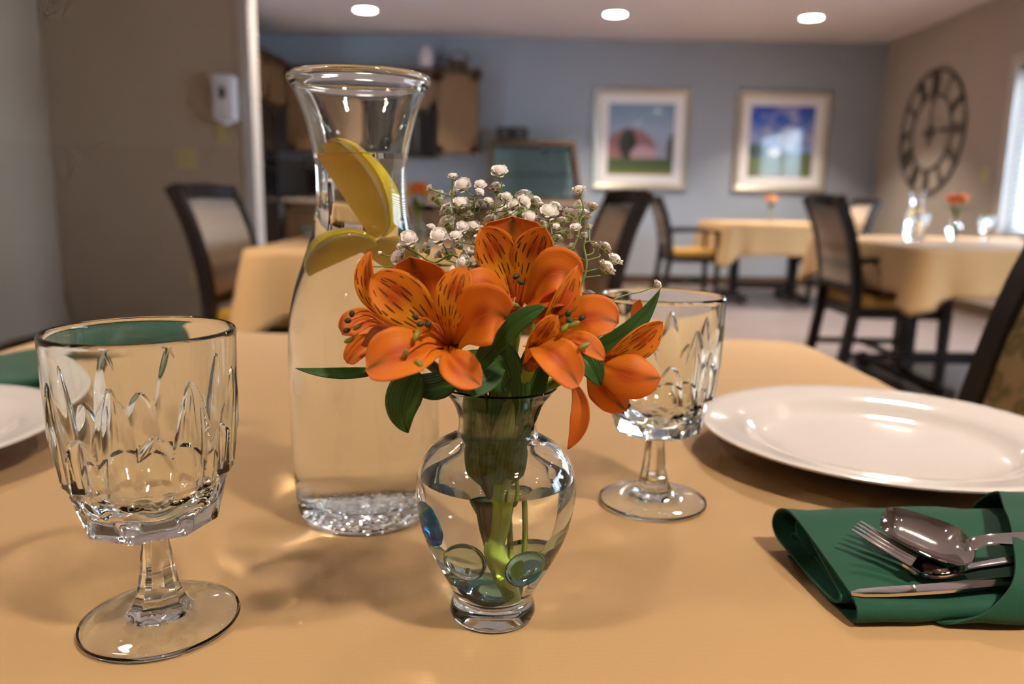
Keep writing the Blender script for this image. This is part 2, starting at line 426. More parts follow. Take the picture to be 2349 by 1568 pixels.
# wall plates and the dispenser on the partition
def plate(loc, wdt, hgt, lab, toggles, face):
    o = empty('switch_plate', loc, face, label=lab, cat='wall plate')
    add('cover', box(-wdt / 2, wdt / 2, -.008, 0, -hgt / 2, hgt / 2, .003), M['ivory_plastic'], o)
    for k in range(toggles):
        x = (k - (toggles - 1) / 2) * .046
        add('switch', box(x - .008, x + .008, -.014, -.008, -.016, .016, .002), M['ivory_plastic'], o)
plate((-2.035, 5.0, 1.165), .13, .125, 'double ivory switch plate on the beige partition above the chair', 2, 0)
plate((-1.805, 5.0, 1.32), .085, .115, 'ivory switch plate just under the white dispenser', 1, 0)
plate((-2.02, 5.0, .42), .075, .115, 'ivory outlet plate low on the partition beside the chair', 2, 0)
plate((XR, 6.90, 1.205), .085, .12, 'ivory switch plate on the tan wall between clock and window', 1, -PI / 2)
d = empty('soap_dispenser', (-1.762, 5.0, 1.38), label='white wall dispenser with dark window at the partition edge', cat='dispenser')
add('body', box(-.068, .068, -.10, 0, 0, .275, .022), M['white_plastic'], d, True, 35)
add('window', move(lathe([(0, 0), (.024, 0), (.026, .004), (0, .006)][::-1], 24), (0, -.100, .165), 0, Matrix.Rotation(PI / 2, 4, 'X') @ Matrix.Diagonal((.8, 1.5, 1, 1))), M['grey_metal'], d, True, 30)
add('nozzle', box(-.02, .02, -.085, -.03, -.018, .003, .004), M['white_plastic'], d)

# ------------------------------------------------------------------ framed prints
def print_mat(name, kind):
    t = NT(name); uv = t.coord('UV'); u, v, _ = t.xyz(uv)
    nz = t.noise(5, uv, 4); nb = t.noise(14, uv, 3)
    vv = t.math('ADD', v, t.math('MULTIPLY', t.math('SUBTRACT', nb, 0.5), 0.06))
    def ell(cx, cy, a, b):
        dx = t.math('DIVIDE', t.math('SUBTRACT', u, cx), a); dy = t.math('DIVIDE', t.math('SUBTRACT', vv, cy), b)
        return t.math('LESS_THAN', t.math('ADD', t.math('MULTIPLY', dx, dx), t.math('MULTIPLY', dy, dy)), 1.0)
    if kind == 'barn':
        c = t.ramp(v, [(0.0, (.30, .22, .06)), (.06, (.09, .13, .03)), (.20, (.05, .09, .03)), (.235, (.10, .14, .05)), (.24, (.36, .32, .42)), (.6, (.30, .36, .48)), (1.0, (.13, .24, .34))])
        c = t.mix(t.math('MULTIPLY', ell(.33, .30, .40, .36), t.math('GREATER_THAN', v, .235)), c, t.mix(nb, (.20, .08, .08), (.42, .20, .20)))
        c = t.mix(t.math('MULTIPLY', ell(.30, .44, .13, .22), t.math('GREATER_THAN', v, .235)), c, (.03, .03, .025))
        c = t.mix(t.math('MULTIPLY', ell(.55, .29, .20, .13), t.math('GREATER_THAN', v, .235)), c, (.50, .30, .33))
        c = t.mix(t.math('MULTIPLY', ell(1.0, .36, .10, .24), t.math('GREATER_THAN', v, .2)), c, (.04, .05, .03))
    else:
        c = t.ramp(v, [(0.0, (.14, .14, .04)), (.22, (.10, .14, .03)), (.34, (.09, .13, .05)), (.36, (.22, .34, .60)), (.62, (.22, .30, .62)), (.80, (.02, .09, .52)), (1.0, (.01, .05, .42))])
        cl = t.math('MULTIPLY', t.math('GREATER_THAN', v, .36), t.ramp(nz, [(.50, (0, 0, 0)), (.66, (1, 1, 1))]))
        c = t.mix(t.math('MULTIPLY', cl, .55), c, (.62, .62, .78))
        c = t.mix(ell(.15, .38, .22, .09), c, (.02, .05, .035))
        c = t.mix(ell(.62, .56, .17, .16), c, (.55, .66, .85))
        c = t.mix(ell(.40, .36, .10, .06), c, (.72, .78, .88))
    t.bsdf(c, .5, Coat_Weight=1.0, Coat_Roughness=0.03); M[name] = t.m
print_mat('barn_print', 'barn'); print_mat('sky_print', 'sky')
def framed(x0, x1, z0, z1, mat, lab):
    cx = (x0 + x1) / 2; W, H = x1 - x0, z1 - z0
    o = empty('framed_print', (cx, YB, z0), label=lab, cat='picture', group='framed prints on the blue wall')
    hw = W / 2; fw = .065
    def moulding():
        V, F = [], []
        prof = [(0, 0), (0, .035), (.02, .045), (.045, .036), (.065, .024), (.065, 0)]
        for sx, sz in ((-1, 0), (1, 0), (1, 1), (-1, 1)):
            for a, b in prof:
                V.append((sx * (hw - a), -b, (a if sz == 0 else H - a)))
        n = len(prof)
        for k in range(4):
            for j in range(n - 1):
                F.append((k * n + j, ((k + 1) % 4) * n + j, ((k + 1) % 4) * n + j + 1, k * n + j + 1))
        return V, F
    add('frame', moulding(), M['silver_frame'], o)
    mw = .165
    add('mat', join(box(-hw + fw, hw - fw, -.020, -.006, fw, mw), box(-hw + fw, hw - fw, -.020, -.006, H - mw, H - fw), box(-hw + fw, -hw + mw, -.020, -.006, mw, H - mw), box(hw - mw, hw - fw, -.020, -.006, mw, H - mw)), M['mat_board'], o)
    a, b = hw - mw, H - mw
    add('print', ([(-a, -.015, mw), (a, -.015, mw), (a, -.015, b), (-a, -.015, b), (-a, -.004, mw), (a, -.004, mw), (a, -.004, b), (-a, -.004, b)], [(0, 1, 2, 3), (5, 4, 7, 6), (0, 4, 5, 1), (3, 2, 6, 7), (0, 3, 7, 4), (1, 5, 6, 2)]), mat, o,
        uvs=[(0, 0), (1, 0), (1, 1), (0, 1)] * 2)
framed(0.87, 1.93, 1.06, 2.155, M['barn_print'], 'framed print of a pink barn on green grass under grey sky')
framed(2.44, 3.48, 1.055, 2.150, M['sky_print'], 'framed print of a deep blue sky with white cloud over a meadow')

# ------------------------------------------------------------------ wall clock with roman numerals
def annulus(r0, r1, t=.012, n=72): return lathe([(r0, 0), (r1, 0), (r1, t), (r0, t), (r0, 0)], n)
clk = empty('wall_clock', (XR - .005, 7.88, 1.63), label='large dark metal open-work clock with roman numerals on the tan wall', cat='clock')
RM = Matrix.Rotation(-PI / 2, 4, 'Z') @ Matrix.Rotation(PI / 2, 4, 'X')     # clock plane -> the wall, facing -x
def ck(name, vf): return add(name, move(vf, (0, 0, 0), 0, RM), M['clock_metal'], clk)
CR = .60
ck('outer_ring', annulus(CR - .035, CR)); ck('inner_ring', annulus(CR * .58, CR * .58 + .022))
def stroke(x0, y0, x1, y1, wd):
    d = Vector((x1 - x0, y1 - y0)); d.normalize(); p = Vector((-d.y, d.x)) * wd / 2
    q = [(x0 + p.x, y0 + p.y), (x0 - p.x, y0 - p.y), (x1 - p.x, y1 - p.y), (x1 + p.x, y1 + p.y)]
    return [(a, b, .001) for a, b in q] + [(a, b, .013) for a, b in q], [(3, 2, 1, 0), (4, 5, 6, 7), (0, 1, 5, 4), (1, 2, 6, 5), (2, 3, 7, 6), (3, 0, 4, 7)]
ROM = ['XII', 'I', 'II', 'III', 'IV', 'V', 'VI', 'VII', 'VIII', 'IX', 'X', 'XI']
y0, y1 = CR * .58 + .02, CR - .03
for k, rn in enumerate(ROM):
    wid = {'I': .034, 'V': .075, 'X': .075}; tot = sum(wid[c] for c in rn); x = -tot / 2; parts = []
    for c in rn:
        wc = wid[c]; m = x + wc / 2
        if c == 'I': parts.append(stroke(m, y0, m, y1, .02))
        elif c == 'V': parts += [stroke(x + .012, y1, m, y0, .018), stroke(x + wc - .012, y1, m, y0, .012)]
        else: parts += [stroke(x + .012, y1, x + wc - .012, y0, .018), stroke(x + wc - .012, y1, x + .012, y0, .012)]
        x += wc
    vf = join(*parts); a = -k * PI / 6
    ck('numeral', ([(p[0] * math.cos(a) - p[1] * math.sin(a), p[0] * math.sin(a) + p[1] * math.cos(a), p[2]) for p in vf[0]], vf[1]))
ck('hub', lathe([(0, .03), (.05, .03), (.055, .02), (.055, 0), (0, 0)][::-1], 32))
def hand(ang, ln, tail, wd):
    q = [(-wd * .5, -tail), (wd * .5, -tail), (wd * .35, ln * .6), (wd * 1.1, ln * .72), (0, ln), (-wd * 1.1, ln * .72), (-wd * .35, ln * .6)]
    c, s = math.cos(-ang), math.sin(-ang); q = [(a * c - b * s, a * s + b * c) for a, b in q]; n = len(q)
    return [(a, b, .018) for a, b in q] + [(a, b, .026) for a, b in q], [tuple(range(n))[::-1], tuple(range(n, 2 * n))] + [(i, (i + 1) % n, n + (i + 1) % n, n + i) for i in range(n)]
ck('hour_hand', hand(math.radians(88), .36, .12, .030)); ck('minute_hand', hand(math.radians(2), .46, .14, .024))

# ------------------------------------------------------------------ kitchen
def cabinet(name, x0, x1, y0, y1, z0, z1, ndoors, lab, face='y', crown=True, mat='oak_cabinet', knob=True):
    o = empty(name, ((x0 + x1) / 2, (y0 + y1) / 2, z0), label=lab, cat='cabinet')
    cx, cyy = o.location.x, o.location.y
    add('body', box(x0 - cx, x1 - cx, y0 - cyy, y1 - cyy, 0, z1 - z0), M[mat], o)
    H = z1 - z0
    a, b = (x0, x1) if face == 'y' else (y0, y1)
    wd = (b - a) / ndoors
    for k in range(ndoors):
        c = a + wd * (k + .5) - (cx if face == 'y' else cyy)
        g = .012; hw = wd / 2 - g
        fr = join(box(-hw, hw, -.02, 0, g, H - g), box(-hw, -hw + .06, -.028, -.02, g, H - g), box(hw - .06, hw, -.028, -.02, g, H - g), box(-hw, hw, -.028, -.02, g, g + .06), box(-hw, hw, -.028, -.02, H - g - .06, H - g))
        if face == 'y': dr = add('door', move(fr, (c, y0 - cyy, 0)), M[mat], o)
        else: dr = add('door', move(fr, (x1 - cx, c, 0), PI / 2), M[mat], o)
        if knob:
            kp = (hw - .03, -.028, .12 if z0 > 1.2 else H - .12)
            kn = move(lathe([(0, .022), (.012, .02), (.012, .012), (.006, .008), (.006, 0), (0, 0)][::-1], 12), kp, 0, Matrix.Rotation(PI / 2, 4, 'X'))
            kn = move(kn, (c, y0 - cyy, 0)) if face == 'y' else move(kn, (x1 - cx, c, 0), PI / 2)
            add('knob', kn, M['grey_metal'], dr, True, 40)
    if crown:
        e = .045
        if face == 'y': vf = join(box(x0 - cx - .01, x1 - cx + .01, y0 - cyy - .03, y1 - cyy, H, H + .03), box(x0 - cx - .02, x1 - cx + .03, y0 - cyy - .06, y1 - cyy, H + .03, H + .055))
        else: vf = join(box(x0 - cx, x1 - cx + .03, y0 - cyy - .01, y1 - cyy + .01, H, H + .03), box(x0 - cx, x1 - cx + .06, y0 - cyy - .02, y1 - cyy + .03, H + .03, H + .055))
        add('crown_moulding', vf, M['brown_cabinet'], o)
    return o
cabinet('wall_cabinet', -.83, -.40, 8.65, YB - .006, 1.42, 2.225, 1, 'tall oak wall cabinet at the end of the row, right beside the microwave')
cabinet('wall_cabinet', -1.60, -.84, 8.65, YB - .006, 1.86, 2.225, 2, 'short oak wall cabinet directly above the black microwave')
cabinet('wall_cabinet', -2.43, -1.61, 8.65, YB - .006, 1.42, 2.225, 2, 'oak wall cabinet in the kitchen corner near the refrigerator')
cabinet('wall_cabinet', -3.32, -2.44, 7.30, 8.60, 1.86, 2.25, 2, 'oak cabinet over the black refrigerator', face='x')
mw = empty('microwave', (-1.22, 8.78, 1.365), label='black microwave hanging under the short oak cabinet', cat='microwave')
add('body', box(-.375, .375, -.18, .20, 0, .48, .008), M['black_matte'], mw)
add('door', box(-.365, .20, -.20, -.18, .02, .46, .006), M['black_gloss'], mw)
add('handle', tube([(.185, -.20, .06), (.185, -.235, .09), (.185, -.235, .39), (.185, -.20, .42)], .011, 8), M['grey_metal'], mw, True)
add('control_panel', box(.215, .365, -.198, -.18, .02, .46, .004), M['black_gloss'], mw)
fg = empty('refrigerator', (-2.86, 7.78, 0), label='tall black refrigerator at the kitchen side wall', cat='refrigerator')
add('body', box(-.44, .38, -.44, .44, .05, 1.80, .01), M['black_matte'], fg)
add('freezer_door', box(.385, .44, -.435, .435, 1.26, 1.795, .012), M['black_gloss'], fg)
add('door', box(.385, .44, -.435, .435, .07, 1.245, .012), M['black_gloss'], fg)
for z0, z1 in ((1.30, 1.62), (.75, 1.20)):
    add('handle', tube([(.44, -.36, z0), (.485, -.36, z0 + .03), (.485, -.36, z1 - .03), (.44, -.36, z1)], .013, 8), M['grey_metal'], fg, True)
cabinet('base_cabinet', -2.43, -1.42, 8.42, YB - .006, 0.0, .875, 2, 'brown kitchen base cabinet nearest the refrigerator', crown=False, mat='brown_cabinet')
cabinet('base_cabinet', -1.41, -.40, 8.42, YB - .006, 0.0, .875, 2, 'brown kitchen base cabinet under the microwave', crown=False, mat='brown_cabinet')
cabinet('base_cabinet', -.39, .78, 8.42, YB - .006, 0.0, .875, 2, 'brown base cabinet under the glass display case', crown=False, mat='brown_cabinet')
props(add('countertop', box(-2.44, .80, 8.38, YB - .004, .875, .915, .004), M['counter_laminate']), 'tan laminate kitchen countertop along the blue wall', 'countertop')
cf = empty('coffee_maker', (-2.08, 8.70, .915), label='black coffee maker on the counter by the refrigerator', cat='coffee maker')
add('body', join(box(-.17, .17, -.02, .16, 0, .42, .01), box(-.17, .17, -.17, -.02, .30, .42, .01), box(-.17, .17, -.17, -.02, 0, .04, .01)), M['black_matte'], cf)
add('carafe', move(lathe([(0, 0), (.07, 0), (.085, .06), (.075, .15), (.05, .19), (.05, .20), (0, .20)], 24), (0, -.095, .045)), M['black_gloss'], cf, True, 40)
j = empty('ceramic_jar', (-.955, 8.76, 2.28), label='pale ceramic jar standing on top of the oak cabinets', cat='jar')
add('body', lathe([(0, 0), (.05, 0), (.075, .03), (.082, .10), (.072, .17), (.05, .20), (.05, .21), (0, .21)], 28), M['pale_ceramic'], j, True, 40)
add('lid', lathe([(.055, .21), (.055, .222), (.03, .235), (.012, .24), (.016, .255), (0, .262)], 28), M['pale_ceramic'], j, True, 40)
k = empty('wicker_basket', (-.61, 8.76, 2.28), label='dark brown wicker basket on top of the oak cabinets', cat='basket')
add('bowl', lathe([(0, 0), (.07, 0), (.10, .05), (.11, .10), (.10, .10), (.09, .05), (.06, .012), (0, .012)], 28), M['brown_wicker'], k, True, 40)
add('handle', tube([(-.105, 0, .09), (-.08, 0, .17), (0, 0, .20), (.08, 0, .17), (.105, 0, .09)], .01, 8), M['brown_wicker'], k, True)
# glass display case with slanted front on the counter
dc = empty('display_case', (.21, 8.62, .915), label='wood framed glass display case with slanted side on the kitchen counter', cat='display case')
A = [(-.46, -.20), (.49, -.20), (.49, .20), (-.46, .20)]; Bq = [(-.46, -.12), (.40, -.12), (.40, .20), (-.46, .20)]; hh = .585
for (a, b) in zip(A, Bq): add('post', tube([(a[0], a[1], 0), (b[0], b[1], hh)], 1.0, sect=rect(.02, .02)), M['brown_cabinet'], dc)
add('top', box(-.48, .42, -.14, .22, hh, hh + .055, .006), M['brown_cabinet'], dc)
add('bottom_rail', join(box(-.46, .49, -.22, -.18, 0, .04), box(-.46, .49, .18, .22, 0, .04)), M['brown_cabinet'], dc)
glass_mat('case_glass', (.78, .84, .84), 1.3, .12)
def panel(pts, th):
    p = [Vector(q) for q in pts]; n = (p[1] - p[0]).cross(p[3] - p[0]).normalized() * th
    return [tuple(q) for q in p] + [tuple(q + n) for q in p], [(3, 2, 1, 0), (4, 5, 6, 7), (0, 1, 5, 4), (1, 2, 6, 5), (2, 3, 7, 6), (3, 0, 4, 7)]
add('pane', panel([(-.44, -.19, .04), (.46, -.19, .04), (.38, -.12, hh), (-.44, -.12, hh)], .006), M['case_glass'], dc)
add('pane', panel([(.485, -.18, .04), (.485, .18, .04), (.40, .18, hh), (.40, -.10, hh)], .006), M['case_glass'], dc)
plain('case_back', (.34, .38, .37), .3)
add('back_panel', box(-.44, .40, .17, .185, .03, hh), M['case_back'], dc)
add('shelf', box(-.44, .42, -.12, .17, .28, .29), M['case_glass'], dc)
bx = empty('radio', (.14, 8.62, 1.556), label='black radio on top of the glass display case', cat='radio')
add('body', box(-.34, .0, -.08, .08, 0, .13, .03), M['black_matte'], bx, True, 40)
add('speaker', move(lathe([(0, .004), (.04, .004), (.045, 0)][::-1], 20), (-.25, -.08, .065), 0, Matrix.Rotation(PI / 2, 4, 'X')), M['grey_metal'], bx)
add('speaker', move(lathe([(0, .004), (.04, .004), (.045, 0)][::-1], 20), (-.09, -.08, .065), 0, Matrix.Rotation(PI / 2, 4, 'X')), M['grey_metal'], bx)

# ================================================================== tables, cloths, chairs
def cloth(w, d, drop, rad=.05, nx=24, ny=24, zf=None, flare=.03, seed=0, corner=.42, K=10):
    V, F = [], []; idx = {}
    hw, hd = w / 2, d / 2
    def rnd(x, y):
        ax, ay = abs(x), abs(y); dx, dy = ax - (hw - rad), ay - (hd - rad)
        if dx > 0 and dy > 0:
            l = math.hypot(dx, dy); m = max(dx, dy); k = m / l; dx *= k; dy *= k
            return math.copysign(hw - rad + dx, x), math.copysign(hd - rad + dy, y)
        return x, y
    def bias(t):                                   # denser near the border
        return t
    for j in range(ny + 1):
        for i in range(nx + 1):
            x, y = rnd(-hw + w * i / nx, -hd + d * j / ny)
            idx[i, j] = len(V); V.append((x, y, zf(x, y) if zf else 0.0))
    for j in range(ny):
        for i in range(nx): F.append((idx[i, j], idx[i + 1, j], idx[i + 1, j + 1], idx[i, j + 1]))
    per = [(i, 0) for i in range(nx)] + [(nx, j) for j in range(ny)] + [(i, ny) for i in range(nx, 0, -1)] + [(0, j) for j in range(ny, 0, -1)]
    n = len(per); base = [idx[p] for p in per]; prev = base
    rs = random.Random(seed); ph = [rs.uniform(0, 6.28) for _ in range(4)]
    acc = 0
    for k in range(1, K + 1):
        t = k / K; row = []
        for q, b in enumerate(base):
            x, y, _ = V[b]
            cx_, cy_ = max(-(hw - rad), min(hw - rad, x)), max(-(hd - rad), min(hd - rad, y))
            nv = Vector((x - cx_, y - cy_))
            if nv.length < 1e-6: nv = Vector((math.copysign(1, x) if abs(abs(x) - hw) < 1e-6 else 0, math.copysign(1, y) if abs(abs(y) - hd) < 1e-6 else 0))
            nv.normalize()
            ex = max(0, 1 - (hw - abs(x)) / .16); ey = max(0, 1 - (hd - abs(y)) / .16)
            cw = (min(ex, ey)) ** 1.3
            s = x * 9 - y * 8
            rip = .010 * math.sin(s * 1.0 + ph[0]) + .007 * math.sin(s * 2.3 + ph[1])
            fold = math.cos(min(1, max(ex, ey)) * PI) * .014 * (1 if max(ex, ey) < 1 else 1)
            pin = sum(a_ * math.exp(-(((e_ - .0) - c_) / w_) ** 2) for e_ in (max(ex, ey) * 0 + min(hw - abs(x), hd - abs(y)) * 0 + ((hw - abs(x)) if abs(abs(y) - hd) < rad * .3 else (hd - abs(y))),) for a_, c_, w_ in ((-.030, .13, .045), (.018, .24, .05)))
            zz = drop * (1 + corner * cw)
            off = .006 * min(1, t * 4) + flare * t * (.4 + 2.2 * cw) + (rip + pin) * t
            z = -zz * t + .006 * (1 if k == 0 else 0)
            row.append(len(V)); V.append((x + nv.x * off, y + nv.y * off, z))
        for q in range(n):
            r2 = (q + 1) % n
            F.append((prev[q], row[q], row[r2], prev[r2]))
        prev = row
    return V, F
def dining_table(x0, x1, y0, y1, lab, clab, drop, rz=0.0, seed=1, nx=24, ny=24, zf=None, flare=.03, rad=.05):
    cx, cyy = (x0 + x1) / 2, (y0 + y1) / 2; w, d = x1 - x0, y1 - y0
    t = empty('dining_table', (cx, cyy, 0), rz, lab, 'table', 'dining tables')
    add('table_top', box(-w / 2 + .024, w / 2 - .024, -d / 2 + .024, d / 2 - .024, TZ - .035, TZ - .004, .003), M['dark_wood'], t)
    add('apron', join(box(-w / 2 + .09, w / 2 - .09, -d / 2 + .09, -d / 2 + .12, TZ - .11, TZ - .035), box(-w / 2 + .09, w / 2 - .09, d / 2 - .12, d / 2 - .09, TZ - .11, TZ - .035)), M['dark_wood'], t)
    for s in (-1, 1):
        add('column', box(s * w * .27 - .04, s * w * .27 + .04, -.05, .05, .06, TZ - .11, .006), M['dark_wood'], t)
        add('foot', join(box(s * w * .27 - .03, s * w * .27 + .03, -d * .36, d * .36, .02, .07, .008), box(s * w * .27 - .03, s * w * .27 + .03, -d * .36, -d * .36 + .08, 0, .03), box(s * w * .27 - .03, s * w * .27 + .03, d * .36 - .08, d * .36, 0, .03)), M['dark_wood'], t)
    add('stretcher', box(-w * .27 + .04, w * .27 - .04, -.02, .02, .10, .16), M['dark_wood'], t)
    c = add('tablecloth', cloth(w, d, drop, rad, nx, ny, zf, flare, seed), M['gold_cloth'], None, True, loc=(cx, cyy, TZ), rot=(0, 0, rz))
    c.modifiers.new('thickness', 'SOLIDIFY').thickness = .0012
    c.modifiers['thickness'].offset = -1
    props(c, clab, 'tablecloth', 'gold tablecloths')
    return t
def crease(d, w, a): return a * math.exp(-(d / w) ** 2)
def ztop(x, y):
    X, Y = x - .11, y + .405
    z = crease(Y - .575 - .01 * math.sin(X * 4), .005, .0016) + crease(X + .075 + .02 * (Y - .3), .004, .0018) * (1 if Y < .34 else .4)
    z += .0006 * (noise.noise((X * 5, Y * 4, 1.3))) + crease(Y - .86, .006, .0009)
    return z
dining_table(-.63, .41, -.30, 1.11, 'near dining table carrying the orange flower vase and place settings', 'gold tablecloth on the near table under the flower vase', .26, 0, 3, 110, 150, ztop, rad=.06)
dining_table(-1.00, .22, 2.86, 3.80, 'dining table behind the carafe, between two chairs', 'gold tablecloth on the table behind the carafe', .25, .03, 5)
dining_table(1.93, 3.00, 7.20, 8.30, 'farthest dining table, below the blue sky print', 'pale gold tablecloth on the farthest table below the prints', .29, 0, 9)
dining_table(1.80, 3.15, 3.48, 4.85, 'dining table beside the window wall below the clock', 'gold tablecloth on the table beside the window below the clock', .215, 0, 12, flare=.03)

# chair: faces local +x, origin on the floor under the seat
def chair_parts():
    pr = [(-.305, 0), (-.262, .22), (-.235, .44), (-.246, .62), (-.288, .80), (-.335, .92), (-.362, .975)]
    S = {}
    def curve(y, z0, z1, n, dx=0.0):
        pts = spline([(x, 0, z) for x, z in pr], 60); out = []
        for i in range(n + 1):
            zt = z0 + (z1 - z0) * i / n
            p = min(pts, key=lambda q: abs(q.z - zt)); out.append((p.x + dx, y, zt))
        return out
    for s, nm in ((-1, 'leg_a'), (1, 'leg_b')):
        S[nm] = ('leg', tube([tuple(p) for p in spline([(x, s * .245, z) for x, z in pr], 18)], 1.0, sect=rect(.021, .024), up=(1, 0, 0)), 'dark_wood')
    for s, nm in ((-1, 'leg_c'), (1, 'leg_d')):
        S[nm] = ('leg', tube([(.215, s * .235, 0), (.215, s * .235, .40), (.205, s * .238, .655)], [.8, 1.1, .9], sect=rect(.021, .021), up=(1, 0, 0)), 'dark_wood')
        S['arm' + nm] = ('armrest', tube([tuple(p) for p in spline([(-.25, s * .245, .665), (-.05, s * .255, .675), (.12, s * .255, .672), (.24, s * .25, .660)], 10)], 1.0, sect=rect(.026, .014), up=(0, 0, 1)), 'dark_wood')
        S['st' + nm] = ('stretcher', box(-.25, .21, s * .24 - .012, s * .24 + .012, .17, .20), 'dark_wood')
    S['front_st'] = ('stretcher', box(-.02, .01, -.23, .23, .175, .20), 'dark_wood')
    S['frame'] = ('seat_frame', box(-.235, .225, -.235, .235, .375, .425, .005), 'dark_wood')
    V, F = box(-.22, .245, -.238, .238, .426, .49, .022); S['seat'] = ('seat', (V, F), 'mustard_vinyl')
    top = curve(0, .93, .985, 3)
    S['top'] = ('top_rail', join(*[tube([(top[0][0] - .002, -.245, .95), (top[0][0] - .022, -.12, .957), (top[0][0] - .028, 0, .96), (top[0][0] - .022, .12, .957), (top[0][0] - .002, .245, .95)], 1.0, sect=rect(.018, .030), up=(0, 0, 1))]), 'dark_wood')
    c1 = curve(0, .545, .925, 10); V = []; F = []; ny = 8
    for side in (0, 1):
        for p in c1:
            for jj in range(ny + 1):
                yy = -.222 + .444 * jj / ny
                bow = -.018 * (1 - (yy / .222) ** 2)
                V.append((p[0] + bow + (.016 if side == 0 else -.016), yy, p[2]))
    n1 = (ny + 1); n0 = len(c1) * n1
    for i in range(len(c1) - 1):
        for jj in range(ny):
            a = i * n1 + jj; F.append((a, a + 1, a + n1 + 1, a + n1)); F.append((n0 + a, n0 + a + n1, n0 + a + n1 + 1, n0 + a + 1))
    for jj in range(ny):
        F.append((jj, n0 + jj, n0 + jj + 1, jj + 1)); a = (len(c1) - 1) * n1 + jj; F.append((a, a + 1, n0 + a + 1, n0 + a))
    for i in range(len(c1) - 1):
        a = i * n1; F.append((a, a + n1, n0 + a + n1, n0 + a)); a = i * n1 + ny; F.append((a, n0 + a, n0 + a + n1, a + n1))
    S['panel'] = ('backrest', (V, F), 'stripe_fabric')
    S['low'] = ('back_rail', box(-.262, -.226, -.235, .235, .505, .545), 'dark_wood')
    return S
CP = chair_parts()
CM = {k: (nm, mesh(nm, vf, M[mt], nm in ('backrest', 'seat'), 35)) for k, (nm, vf, mt) in CP.items()}
floral_back = mesh('backrest', CP['panel'][1], M['floral_fabric'], True, 35)
short_leg = [mesh('leg', tube([(.215, s * .235, 0), (.215, s * .235, .376)], [.8, 1.1], sect=rect(.021, .021), up=(1, 0, 0)), M['dark_wood']) for s in (-1, 1)]
def chair(x, y, rz, lab, floral=False, arms=True):
    o = empty('dining_chair', (x, y, 0), rz, lab, 'chair', 'dining chairs')
    for k, (nm, me) in CM.items():
        if not arms and nm == 'armrest': continue
        if not arms and k in ('leg_c', 'leg_d'): me = short_leg[k == 'leg_d']
        link(nm, floral_back if (floral and k == 'panel') else me, o)
    return o
chair(-.95, 3.32, math.radians(-5), 'dark wooden chair with striped back in front of the beige partition', arms=False)
chair(.11, 3.20, PI + math.radians(8), 'dark wooden chair directly below the pink barn print, facing the carafe', arms=False)
chair(1.70, 7.62, 0, 'small far armchair with mustard seat at the left end of the farthest table')
chair(2.98, 7.55, PI, 'far armchair in the corner under the blue sky print, mostly hidden')
chair(1.955, 4.12, math.radians(-3), 'dark wooden armchair tucked into the table beside the window')
chair(.385, .79, PI, 'near dark wooden chair with mottled floral back cut off at the right edge', True, arms=False)

